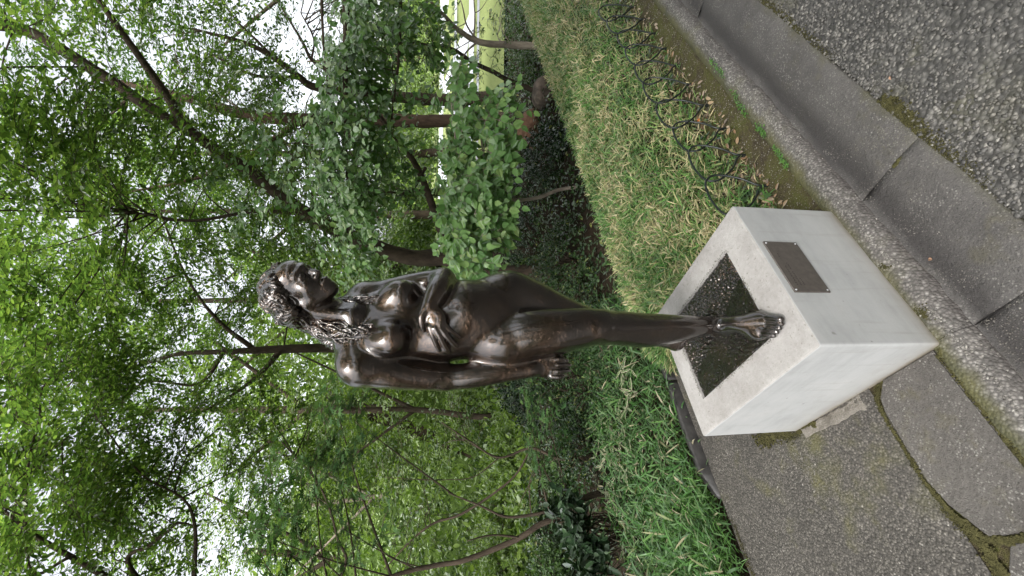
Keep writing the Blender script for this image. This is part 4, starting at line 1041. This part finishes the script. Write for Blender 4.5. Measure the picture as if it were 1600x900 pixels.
tree('thin_tree', 'thin twiggy tree with a dark slanting limb before the bright bank',
     [(962, 722, 4.7, .022), (905, 718, 4.7, .020), (870, 716, 4.7, .018), (830, 700, 4.7, .014), (780, 715, 4.7, .012), (735, 690, 4.7, .009), (690, 660, 4.7, .006)],
     [[(830, 700, 4.7, .010), (800, 748, 4.7, .010), (727, 800, 4.7, .014), (677, 818, 4.7, .012), (640, 847, 4.7, .009), (600, 890, 4.7, .006)],
      [(870, 716, 4.7, .008), (840, 735, 4.7, .006), (810, 790, 4.7, .004)], [(780, 715, 4.7, .007), (740, 745, 4.7, .005), (690, 750, 4.7, .003)]],
     [(at(640, 770, 4.9), (.5, .4, .35), 36), (at(660, 850, 4.8), (.4, .3, .35), 26), (at(720, 690, 4.9), (.35, .3, .25), 22)],
     .055, .05, OVAL, M_CANOPY2, M_BARK, 35, .36, 4)
# trees on the bank and beyond: enclosing wood
bank = [((790, 652, 9.0), (735, 650, 9.0), (650, 640, 9.0), (520, 640, 8.8), .07, M_BARK, 'slim trunk on the bank seen just left of the hanging bronze hand'),
        ((775, 760, 11.5), (640, 767, 11.5), (585, 776, 11.4), (480, 790, 11.2), .08, M_BARKPALE, 'tan leaning trunk high on the bright bank at the left'),
        ((770, 870, 12.5), (640, 880, 12.5), (520, 870, 12.4), (380, 860, 12.2), .13, M_BARK, 'dark trunk at the far left of the bright bank')]
for k, (p0, p1, p2, p3, r, bk, lab) in enumerate(bank):
    tree('bank_tree', lab, [(*p0, r), (*p1, r * .9), (*p2, r * .75), (*p3, r * .5)], [[(*p2, r * .5), (p3[0] - 60, p3[1] - 90, p3[2], r * .2)], [(*p2, r * .5), (p3[0] - 20, p3[1] + 110, p3[2], r * .2)]],
         [(at(p2[0] + 20, p2[1], p2[2] + .6), (2.2, 1.2, 1.2), 46), (at(p3[0] - 40, p3[1] - 20, p3[2] + .4), (2.4, 1.4, 1.6), 100)], .10, .07, OVAL, M_BRIGHT, bk, 50 + k, .7, 6, .4, feed=False)
back = [((800, 480, 13), (500, 470, 13), 'tall tree far behind the head of the statue', M_CANOPY),
        ((795, 330, 14), (480, 330, 14), 'tall tree far behind the statue, right of its head', M_CANOPY),
        ((800, 620, 12), (480, 640, 12), 'tall tree far behind the straight arm of the statue', M_CANOPY),
        ((790, -60, 13.5), (480, -40, 13.5), 'tall tree at the far right behind the bare limbs', M_CANOPY2),
        ((795, 230, 16), (470, 240, 16), 'tall tree far away between the brown trunk and the statue', M_CANOPY2)]
for k, (p0, p1, lab, mt) in enumerate(back):
    d = p0[2]
    tree('background_tree', lab, [(*p0, .16), ((p0[0] + p1[0]) / 2, (p0[1] + p1[1]) / 2 + 6, d, .13), (*p1, .10), (p1[0] - 250, p1[1], d, .05)], [[(*p1, .07), (p1[0] - 150, p1[1] - 110, d, .03)], [(*p1, .07), (p1[0] - 130, p1[1] + 110, d, .03)]],
         [(at(430, p1[1], d), (2.4, 1.5, 1.6), 38 if k != 3 else 12), (at(250, p1[1], d), (2.8, 1.5, 2.0), 46 if k != 3 else 14), (at(90, p1[1], d), (2.8, 1.5, 1.8), 40), (at(590, p1[1], d), (2.2, 1.2, .9), 60 if k in (2, 0) else 22)],
         .12, .065, OVAL, mt, M_BARK, 70 + k, 1.0, 8, .35, feed=False, group=None)

# trees and bushes beyond the lawn, then the far edge of the wood
for k, (px, py, Y, r, n, lab, mt) in enumerate(((600, 300, 17, (2.6, 1.5, 1.7), 150, 'light green tree across the lawn between the leaning trunk and the brown trunk', M_CANOPY), (590, 410, 16, (2.4, 1.5, 1.7), 150, 'light green tree across the lawn just right of the bronze shoulder', M_CANOPY),
                                             (610, 90, 24, (3.6, 2, 2.4), 110, 'pale far tree across the sunny lawn at the right', M_BRIGHT), (560, 500, 17, (2.6, 1.5, 1.8), 130, 'light green tree far behind the bronze shoulders', M_CANOPY))):
    tree('lawn_tree', lab, [(690, py, Y, .16), (640, py + 2, Y, .13), (px - 20, py, Y, .09), (px - 130, py + 6, Y, .04)], [[(630, py + 1, Y, .07), (px - 60, py + 50, Y, .03)], [(630, py + 1, Y, .07), (px - 60, py - 50, Y, .03)]],
         [(at(px, py, Y), r, n), (at(px + 50, py + 20, Y + .5), (r[0] * .8, r[1], r[2] * .5), n // 2)], .17, .11, OVAL, mt, M_BARK, 90 + k, 1.1, 6, .35, feed=False)
def mass(name, pts, leaf, mat, seed):
    g = np.random.default_rng(seed); n = len(pts)
    return tag(link(name, leaf_mesh(name, pts, g.normal(size=(n, 3)), g.normal(size=(n, 3)) + [0, -.4, .6], leaf * g.uniform(.6, 1.3, n), OVAL, mat)), kind='stuff')
g = np.random.default_rng(44); n = 16000
x = g.uniform(-30, 70, n); y = g.uniform(58, 66, n); top = 5.5 + 3.0 * fbm(x, 0 * x, .35, 81) + 1.8 * fbm(x, 0 * x, 1.1, 82)
mass('far_wood', np.stack([x, y, top * g.uniform(0, 1, n) ** .7], 1), .9, M_BRIGHT, 45)
n = 30000; x = g.uniform(-26, 1.5, n); y = 19 + g.uniform(0, 4, n) - .15 * x; top = 8.5 + 2.2 * fbm(x, 0 * x, .6, 83) + 1.2 * fbm(x, 0 * x, 1.9, 84)
mass('wood_edge', np.stack([x, y, top * g.uniform(0, 1, n) ** .8], 1), .34, M_BRIGHT, 46)
# unseen trees added round the viewer's back to block skylight and shape bronze reflections
for k, (x, y, h, r, lab) in enumerate(((4.8, -2.4, 6.4, 3.0, 'unseen tree added to block skylight, behind the viewer at the right'), (-6.6, 1.0, 6.8, 2.6, 'unseen tree added to block skylight, behind the viewer at the left'), (2.2, -8.2, 7.2, 3.2, 'unseen tree added to block skylight, straight behind the viewer'), (7.2, 2.6, 6.6, 2.8, 'unseen tree added to block skylight, right of the hedge outside the frame'), (-6.4, 4.6, 6.2, 2.4, 'unseen tree added to block skylight, left of the bamboo outside the frame'), (1.4, -.6, 7.4, 2.8, 'unseen tree added to block skylight, its crown spreading over the viewer'))):
    sh_ = {k: (x - .3, y)} if k < 5 else {5: (4.2, -4.5), 6: (-5.2, 5.5), 7: (6.0, 6.2)}
    rt = empty('added_shade_tree', (*sh_[k], -.1)); tag(rt, lab, 'tree'); q = spline(np.array([[*sh_[k][:2], -.2, .22], [*(.35 * np.array([x, y]) + .65 * np.array(sh_[k][:2])), h * .5, .17], [x, y, h, .08], [x + .2, y + .1, h + r * .5, .03]]), 14)
    mb = MB(); mb.tube(q[:, :3], q[:, 3], 10, .05, k); mb.build('trunk', M_BARK, rt)
    n = int(4200 * (r / 3) ** 2); v = g.normal(size=(n, 3)); v /= np.linalg.norm(v, axis=1)[:, None]
    P = np.array([x, y, h + .4]) + v * g.uniform(.3, 1, (n, 1)) ** .6 * [r, r, r * .62]
    tag(link('crown', leaf_mesh('crown', P, g.normal(size=(n, 3)) * [1, 1, .4], np.array([0, 0, 1.0]) + g.normal(size=(n, 3)) * .5, .30 * g.uniform(.6, 1.2, n), OVAL, M_CANOPY), rt), kind='stuff')

# unseen ring of foliage added behind the viewer to darken what the bronze reflects
n = 9000; th = g.uniform(R_(170), R_(372), n); r = g.uniform(10, 13.5, n); top = 5.0 + 1.6 * fbm(th * 6, 0 * th, 2.0, 91) + 1.0 * fbm(th * 20, 0 * th, 2.0, 92)
top = np.where((th > R_(190)) & (th < R_(252)), .7, top)          # gap left open behind-left so bright sky reflects in the bronze
mass('added_wood_behind', np.stack([r * np.cos(th), r * np.sin(th), top * g.uniform(0, 1, n) ** .8], 1), .55, M_CANOPY2, 47)
# ---- shrubs
def shrub(name, label, blobs, leaf, n, shape, mat, seed, bark=M_BARK, upb=.9):
    """Leafy bush: stems from the ground and many small leaves on tufted twig ends."""
    g = np.random.default_rng(seed); c0 = np.asarray(blobs[0][0], float)
    base = np.array([c0[0], c0[1], ground_z(c0[0], c0[1])]); root = empty(name, base); tag(root, label, 'shrub')
    P, D, Nn = [], [], []; st = MB()
    tot = sum(np.prod(np.array(b[1])) ** (2 / 3) for b in blobs)
    for c, r in blobs:
        c = np.asarray(c, float); r = np.asarray(r, float); m = int(n * np.prod(r) ** (2 / 3) / tot / 9)
        v = g.normal(size=(m, 3)); v /= np.linalg.norm(v, axis=1)[:, None]; v[:, 2] = np.abs(v[:, 2]) * 1.1 - .45
        tip = c + v * r * (g.uniform(.45, 1, (m, 1)) ** .5 + .10 * g.normal(size=(m, 1)))
        for q, w in zip(tip, v):
            k = 9; dd = unit(w + [0, 0, .7] + g.normal(size=3) * .3)
            ph = g.uniform(0, 6.28, k); s = unit(np.cross(dd, [.3, .5, .8])); t = np.cross(dd, s)
            P.append(q + dd * (g.uniform(-1.6, .3, (k, 1)) * leaf)); D.append(s * np.cos(ph)[:, None] + t * np.sin(ph)[:, None] + dd * g.uniform(.2, .9, (k, 1))); Nn.append(dd + g.normal(size=(k, 3)) * .4)
        for _ in range(9):
            w = unit(g.normal(size=3) * [1, 1, .4] + [0, 0, .6]); st.tube(spline(np.array([base + [g.normal() * .05, g.normal() * .05, -.03], (base + c) / 2 + g.normal(size=3) * .05, c + w * r * .8]), 6), [.011, .010, .008, .006, .005, .003], 4)
    P, D, Nn = map(np.concatenate, (P, D, Nn))
    tag(link('foliage', leaf_mesh('foliage', P, D, Nn, leaf * g.uniform(.6, 1.2, len(P)), shape, mat), root), kind='stuff')
    tag(st.build('stems', bark, root), kind='stuff')
    return root
def on(px, py, z=-.05): return on_ground(px, py, z)
def blob(px, py, Y, r): return (at(px, py, Y), r)
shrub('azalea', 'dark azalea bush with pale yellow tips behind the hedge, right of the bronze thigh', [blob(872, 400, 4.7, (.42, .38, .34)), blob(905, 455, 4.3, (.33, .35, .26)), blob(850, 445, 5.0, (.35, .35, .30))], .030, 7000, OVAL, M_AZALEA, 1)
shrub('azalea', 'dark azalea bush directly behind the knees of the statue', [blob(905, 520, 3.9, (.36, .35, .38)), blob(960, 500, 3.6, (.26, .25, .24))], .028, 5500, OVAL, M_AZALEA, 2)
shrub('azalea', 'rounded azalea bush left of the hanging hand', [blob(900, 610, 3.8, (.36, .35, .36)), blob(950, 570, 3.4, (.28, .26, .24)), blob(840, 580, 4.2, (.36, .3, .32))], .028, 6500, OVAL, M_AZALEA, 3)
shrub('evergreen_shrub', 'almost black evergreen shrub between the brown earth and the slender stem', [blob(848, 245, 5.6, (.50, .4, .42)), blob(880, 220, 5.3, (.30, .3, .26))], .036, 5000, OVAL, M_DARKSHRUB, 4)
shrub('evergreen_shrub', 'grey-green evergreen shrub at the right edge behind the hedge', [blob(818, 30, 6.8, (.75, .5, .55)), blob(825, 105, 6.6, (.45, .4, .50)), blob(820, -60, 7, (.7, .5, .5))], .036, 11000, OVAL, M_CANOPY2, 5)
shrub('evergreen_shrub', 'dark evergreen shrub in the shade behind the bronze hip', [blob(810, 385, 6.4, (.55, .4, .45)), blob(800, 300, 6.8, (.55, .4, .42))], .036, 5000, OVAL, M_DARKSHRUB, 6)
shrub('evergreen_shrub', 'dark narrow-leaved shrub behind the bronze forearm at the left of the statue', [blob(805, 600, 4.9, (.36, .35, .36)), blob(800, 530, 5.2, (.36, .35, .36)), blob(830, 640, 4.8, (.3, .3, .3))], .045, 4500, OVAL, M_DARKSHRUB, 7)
shrub('laurel_shrub', 'shrub with large dark glossy leaves at the lower left behind the dwarf bamboo', [blob(905, 840, 3.2, (.22, .24, .20)), blob(925, 885, 3.0, (.20, .2, .18)), blob(880, 800, 3.4, (.2, .2, .18))], .085, 1500, OVAL, M_DARKSHRUB, 8)
shrub('azalea', 'small azalea bush among thin stems left of the statue', [blob(895, 700, 4.2, (.32, .3, .28)), blob(905, 660, 4.0, (.25, .25, .25))], .030, 4000, OVAL, M_AZALEA, 9)
for k, (px, py, Y, r, lab) in enumerate(((800, 700, 7.2, .8, 'bright green bush low on the bank, nearest the statue'), (790, 800, 7.4, .9, 'bright green bush in the middle of the bank'), (790, 900, 7.0, .9, 'bright green bush at the left end of the bank'),
                                         (700, 740, 10.5, 1.3, 'bright bush higher on the bank behind the thin tree'), (690, 860, 10.5, 1.4, 'bright bush high on the bank at the left edge'), (730, 640, 9.6, 1.0, 'light green bush on the bank beside the pale trunk'))):
    shrub('bank_bush', lab, [blob(px, py, Y, (r, r * .7, r * .75)), blob(px - 18, py + 34, Y + .4, (r * .8, r * .6, r * .7))], .075, 5000, OVAL, M_BRIGHT, 20 + k)

for k, (px, py, Y, r, lab) in enumerate(((868, 740, 5.0, .36, 'low dark bush behind the bent stem'), (862, 830, 5.2, .42, 'low dark bush left of the bent stem'), (858, 900, 4.8, .40, 'low dark bush at the left edge behind the laurel'), (880, 660, 5.0, .36, 'low dark bush behind the small azalea'))):
    shrub('low_bush', lab, [blob(px, py, Y, (r, r * .8, r * .7)), blob(px + 20, py + 30, Y - .3, (r * .7, r * .6, r * .5))], .042, 4200, OVAL, M_AZALEA if k % 2 else M_CANOPY2, 60 + k)

# ---- dwarf bamboo: clipped hedge to the right, looser clumps to the left
def blades(name, parent, base, hmin, hmax, width, mat, seed, lean=.5, per=1, clip=None):
    """Three-segment bamboo blades: base points (n,3)."""
    g = np.random.default_rng(seed); n = len(base)
    th = g.uniform(0, 6.28, n); L = g.uniform(hmin, hmax, n); out = np.stack([np.cos(th), np.sin(th), 0 * th], 1)
    el = g.uniform(.15, 1.25, n) * (1 - lean * .3); w = width * g.uniform(.6, 1.25, n)
    side = np.stack([-np.sin(th), np.cos(th), 0 * th], 1) + .5 * g.normal(size=(n, 3)); side /= np.linalg.norm(side, axis=1)[:, None]
    p = base; V = []; dirn = out * np.cos(el)[:, None] + np.array([0, 0, 1.0]) * np.sin(el)[:, None]
    bend = g.uniform(.2, 1.0, n)[:, None] * lean
    pts = [p, p + dirn * (L * .38)[:, None], p + dirn * (L * .75)[:, None] - np.array([0, 0, 1]) * (L * .12)[:, None] * bend + out * (L * .04)[:, None], p + dirn * L[:, None] * .98 - np.array([0, 0, 1]) * (L * .34)[:, None] * bend + out * (L * .08)[:, None]]
    ws = (.45, 1, .75, .04)
    rows = [(q - side * (w * k / 2)[:, None], q + side * (w * k / 2)[:, None]) for q, k in zip(pts, ws)]
    V = np.stack([r for pr in rows for r in pr], 1).reshape(-1, 3)
    F0 = np.array([(0, 1, 3, 2), (2, 3, 5, 4), (4, 5, 7, 6)]); Fq = (F0[None] + (np.arange(n) * 8)[:, None, None]).reshape(-1, 4)
    return tag(link(name, npmesh(name, V, Fq, mat), parent), kind='stuff')
g = np.random.default_rng(77)
def hedge_top(a, b):
    f = np.clip((b - .25) / .36, 0, 1) * np.clip((1.42 - b) / .18, 0, 1) * np.clip((a - .70) / .10, 0, 1)
    return np.sqrt(np.maximum(f, 0)) * (.27 + .03 * fbm(a, b, 2.6, 31) + .02 * fbm(a, b, 9, 32) + .012 * a)
n = 70000
a = .70 + 9.5 * g.uniform(0, 1, n) ** 1.7; b = .26 + 1.18 * g.uniform(0, 1, n) ** .9
top = hedge_top(a, b)
z = top * np.where(g.random(n) < .72, g.uniform(.80, 1.0, n), g.uniform(.05, .8, n))
hb = kba(a, b, z - .022)
hedge = empty('bamboo_hedge', kb(2.5, .8)); tag(hedge, 'low clipped hedge of green and straw-coloured dwarf bamboo behind the wire hoops', 'hedge')
blades('blades', hedge, hb, .045, .105, .0070, M_BAMBOO, 5, .7)
st = MB()
for k in range(420):
    aa = .74 + 5 * g.random() ** 1.6; bb = g.uniform(.24, 1.3); zz = float(hedge_top(np.array([aa]), np.array([bb]))[0])
    st.add(*tube_vf(np.array([kb(aa, bb, -.03), kb(aa + g.normal() * .02, bb + g.normal() * .02, zz * .95)]), .0018, 3))
tag(st.build('stems', M_BARKPALE, hedge), kind='stuff')
# litter and seedlings along the foot of the hedge
n = 1500; a = .66 + 5.5 * g.uniform(0, 1, n) ** 1.4; b = np.clip(g.normal(.235, .05, n), .17, .40)
blades('grass_tufts', None, kba(a, b, .004 + 0 * a), .03, .09, .006, M_BAMBOO, 6, .8)
n = 260; a = .9 + 3.5 * g.random(n) ** 1.4; b = g.uniform(.17, .30, n)
tag(link('ivy_leaves', leaf_mesh('ivy_leaves', kba(a, b, g.uniform(.015, .06, n)), g.normal(size=(n, 3)) * [1, 1, .3], np.array([0, 0, 1.0]) + g.normal(size=(n, 3)) * .35, g.uniform(.018, .04, n), BROADL, M_AZALEA)), kind='stuff')
n = 900; a = .66 + 5 * g.random(n) ** 1.4; b = g.uniform(.12, .40, n)
M_DEAD = m_leaf('dead_leaf', [(0, (.10, .06, .035)), (.5, (.22, .14, .08)), (1, (.36, .27, .17))], .15, .6, (1, .9, .7))
tag(link('leaf_litter', leaf_mesh('leaf_litter', kba(a, b, g.uniform(.006, .022, n)), g.normal(size=(n, 3)) * [1, 1, .15], np.array([0, 0, 1.0]) + g.normal(size=(n, 3)) * .3, g.uniform(.015, .045, n), OVAL, M_DEAD)), kind='stuff')
# striped dwarf bamboo left of the edging
sasa = empty('striped_bamboo', kb(.0, 1.8)); tag(sasa, 'loose striped dwarf bamboo growing along the dark edging left of the pedestal', 'bamboo')
n = 9000; a = g.uniform(-1.5, 1.5, n); b = 1.475 + g.uniform(0, 1, n) ** 1.1 * 1.15
hgt = (.14 + .10 * np.clip((b - 1.5) / .6, 0, 1) + .05 * fbm(a, b, 5, 41))
zz = hgt * np.where(g.random(n) < .6, g.uniform(.6, 1.0, n), g.uniform(0, .6, n))
blades('blades', sasa, kba(a, b, zz - .05), .06, .15, .0125, M_SASA, 8, .8)
n = 6500; a = g.uniform(-1.9, .1, n); b = 1.46 + g.uniform(0, 1, n) * .8
blades('grass', sasa, kba(a, b, g.uniform(-.03, .10, n)), .05, .13, .0055, M_WEED, 9, .75)
# broad striped leaves: a dark green blade with a dry pale margin, each a leaf of its own
M_MARGIN = m_plain('dry_margin', (.30, .27, .19), .8, nsc=60)
M_SASAG = m_leaf('sasa_green', [(0, (.045, .11, .03)), (1, (.09, .17, .05))], .3)
V = np.array([(0, 0, 0), (.25, .085, .02), (.6, .095, .025), (1, 0, -.05), (.6, -.095, .025), (.25, -.085, .02), (.06, 0, .012), (.27, .055, .028), (.6, .06, .033), (.9, 0, -.02), (.6, -.06, .033), (.27, -.055, .028)])
F = [(0, 1, 7, 6), (1, 2, 8, 7), (2, 3, 9, 8), (3, 4, 10, 9), (4, 5, 11, 10), (5, 0, 6, 11), (6, 7, 8, 9), (6, 9, 10, 11)]
sl = pymesh('leaf', V, F, M_MARGIN); sl.materials.append(M_SASAG)
for i in (6, 7): sl.polygons[i].material_index = 1
inv = Matrix.Translation(-sasa.location)
for cl in range(40):
    px, py = (g.uniform(955, 1040), g.uniform(570, 640)) if cl < 8 else (g.uniform(930, 990), g.uniform(640, 860))
    cpt = on_ground(px, py, .16); n_l = int(g.integers(3, 7)); th0 = g.uniform(0, 6.28)
    for k in range(n_l):
        th = th0 + k * 6.28 / n_l + g.normal() * .3; el = g.uniform(-.25, .55)
        d = np.array([math.cos(th) * math.cos(el), math.sin(th) * math.cos(el), math.sin(el)]); nn = np.array([0, 0, 1.0]) + g.normal(size=3) * .25
        dd, ss, uu = basis(d[None], nn[None]); L = g.uniform(.06, .105)
        o = bpy.data.objects.new('leaf', sl); col.objects.link(o); o.parent = sasa
        o.matrix_local = inv @ Matrix([[dd[0][i] * L, ss[0][i] * L, uu[0][i] * L, cpt[i]] for i in range(3)] + [[0, 0, 0, 1]])
# ---- undergrowth in the shade behind, so bare earth shows only in patches
n = 42000; x = g.uniform(-6, 6, n); y = g.uniform(2.2, 9, n)
aa = (x - N0[0]) * AX[0] + (y - N0[1]) * AX[1]; bb = (x - N0[0]) * BX[0] + (y - N0[1]) * BX[1]
keep = (bb > 1.47) & (fbm(x, y, 1.6, 61) > -.30 - .5 * (x < 0)) & ~((aa < 1.4) & (bb < 2.2))
x, y = x[keep], y[keep]; n = len(x)
tag(link('undergrowth', leaf_mesh('undergrowth', np.stack([x, y, ground_z(x, y) + g.uniform(.0, .16, n)], 1), g.normal(size=(n, 3)) * [1, 1, .5], np.array([0, 0, 1.0]) + g.normal(size=(n, 3)) * .5, g.uniform(.03, .07, n), OVAL, M_AZALEA)), kind='stuff')
# bank cover
n = 26000; x = g.uniform(-13, .4, n); y = g.uniform(6.4, 18, n)
tag(link('bank_grass', leaf_mesh('bank_grass', np.stack([x, y, bank_z(x, y) + g.uniform(0, .22, n)], 1), g.normal(size=(n, 3)) * [1, 1, .9], np.array([0, -.3, 1.0]) + g.normal(size=(n, 3)) * .6, g.uniform(.08, .19, n), OVAL, M_BRIGHT)), kind='stuff')

# ---- wire hoops
M_WIRE = m_plain('green_black_wire', (.012, .016, .015), .34, .2, 80, .4, bmp=.2, bd=.001)
def hoop_path(wd, h):
    pts = [(0, 0, -.03), (-.010, .0, .03), (-.27 * wd, .010, .36 * h), (-.47 * wd, .030, .72 * h), (-.40 * wd, .048, .93 * h), (-.14 * wd, .056, 1.0 * h), (.14 * wd, .056, 1.0 * h), (.40 * wd, .048, .93 * h), (.47 * wd, .030, .72 * h), (.27 * wd, .010, .36 * h), (.010, .0, .03), (.004, 0, -.03)]
    return spline(np.array(pts), 46)
hl = ['wire hoop nearest the pedestal, first of the row in front of the hedge', 'second wire hoop from the pedestal', 'third wire hoop from the pedestal', 'fourth wire hoop from the pedestal', 'fifth wire hoop from the pedestal', 'sixth wire hoop from the pedestal', 'seventh wire hoop from the pedestal', 'eighth wire hoop, last but two towards the right edge', 'ninth wire hoop, last but one towards the right edge', 'tenth wire hoop, cut by the right edge of the photo']
g = np.random.default_rng(91)
for k in range(10):
    a = .985 + .2445 * k; wd = .30 + .015 * g.normal(); h = .240 + .012 * g.normal()
    P = hoop_path(wd, h); root = empty('wire_hoop', kb(a, .163)); tag(root, hl[k], 'hoop fence', 'wire hoops along the hedge')
    tl = g.normal() * .05; sh = g.normal() * .04
    W = np.array([kb(a + p[0] + tl * p[2], .163 + p[1] + (.12 + sh) * p[2], p[2] + .006) for p in P])
    mb = MB(); mb.tube(W, .0052, 7); mb.build('wire', M_WIRE, root)
    bm = bmesh.new(); bmesh.ops.create_cone(bm, cap_ends=True, segments=8, radius1=.011, radius2=.008, depth=.02)
    link('ferrule', bm_mesh('ferrule', bm, M_WIRE), root, False).location = (0, 0, .006)

# ---- small green weeds in the crack of the mossy strip, fallen leaves
for k, (px0, py0, px1, py1, lab) in enumerate(((1112, 94, 1133, 119, 'bright green weed tuft in the mossy crack, farthest along the kerb'), (1148, 143, 1170, 183, 'longest bright green weed tuft in the mossy crack'), (1186, 196, 1198, 211, 'short bright green weed tuft in the mossy crack'), (1212, 228, 1234, 262, 'bright green weed tuft in the crack nearest the pedestal'))):
    p, q = on_ground(px0, py0), on_ground(px1, py1); n = 110
    t = g.uniform(0, 1, n)[:, None]; P = p + (q - p) * t + g.normal(size=(n, 3)) * [.007, .007, 0] + np.array([0, 0, 1]) * g.uniform(.004, .022, (n, 1))
    me = leaf_mesh('weed', P - (p + q) / 2, g.normal(size=(n, 3)) * [1, 1, .4], np.array([0, 0, 1.0]) + g.normal(size=(n, 3)) * .5, g.uniform(.008, .016, n), OVAL, M_WEED)
    o = link('weed', me); o.location = (p + q) / 2; tag(o, lab, 'weed', 'weeds in the mossy crack')
M_ORANGE = m_plain('orange_leaf', (.45, .14, .035), .6, nsc=90); M_TAN = m_plain('tan_leaf', (.27, .16, .10), .7, nsc=90)
for px, py, z, L, mt, lab in ((1094, 189, .02, .042, M_ORANGE, 'orange fallen leaf lying under the third hoop'), (1048, 104, .02, .045, M_TAN, 'pinkish tan fallen leaf under the hoops farther along'), (1453, 405, -.036, .016, M_TAN, 'small tan fallen leaf in the gutter before the pedestal'), (1391, 122, -.02, .013, M_TAN, 'tiny tan leaf on the road pebbles')):
    p = on_ground(px, py, z); V0, F0 = BROADL
    V = V0 * L - [L / 2, 0, 0]; V[:, 2] *= 2.2
    o = link('fallen_leaf', pymesh('fallen_leaf', V, [tuple(dict.fromkeys(f)) for f in F0], mt)); o.location = p; o.rotation_euler = (.15, .2, g.uniform(0, 6)); tag(o, lab, 'leaf')
# earth mound with roots at the foot of the brown trunk
rk = np.random.default_rng(4)
for k, (px, py, Y, r, lab) in enumerate(((845, 205, 6.6, (.30, .25, .20), 'brown earthy rock at the foot of the reddish trunk'), (880, 148, 6.0, (.20, .2, .15), 'smaller grey-brown rock behind the hedge near the pale-stemmed tree'))):
    c = at(px, py, Y); bm = bmesh.new(); bmesh.ops.create_icosphere(bm, subdivisions=4, radius=1)
    for v in bm.verts:
        e = fbm(np.array([v.co.x * 2 + k * 7, v.co.z * 3]), np.array([v.co.y * 2, v.co.x * 4 + v.co.y * 3]), 2.2, 70)
        v.co = Vector([v.co[i] * r[i] * (1 + .28 * e[0] + .16 * e[1]) for i in range(3)])
    me = bm_mesh('rock', bm, m_plain('brown_rock', (.17, .09, .055) if k == 0 else (.13, .10, .08), .95, nsc=9, var=.6, bmp=.8, bd=.03), True)
    o = link('rock', me); o.location = (c[0], c[1], ground_z(c[0], c[1]) + r[2] * .55); tag(o, lab, 'rock')
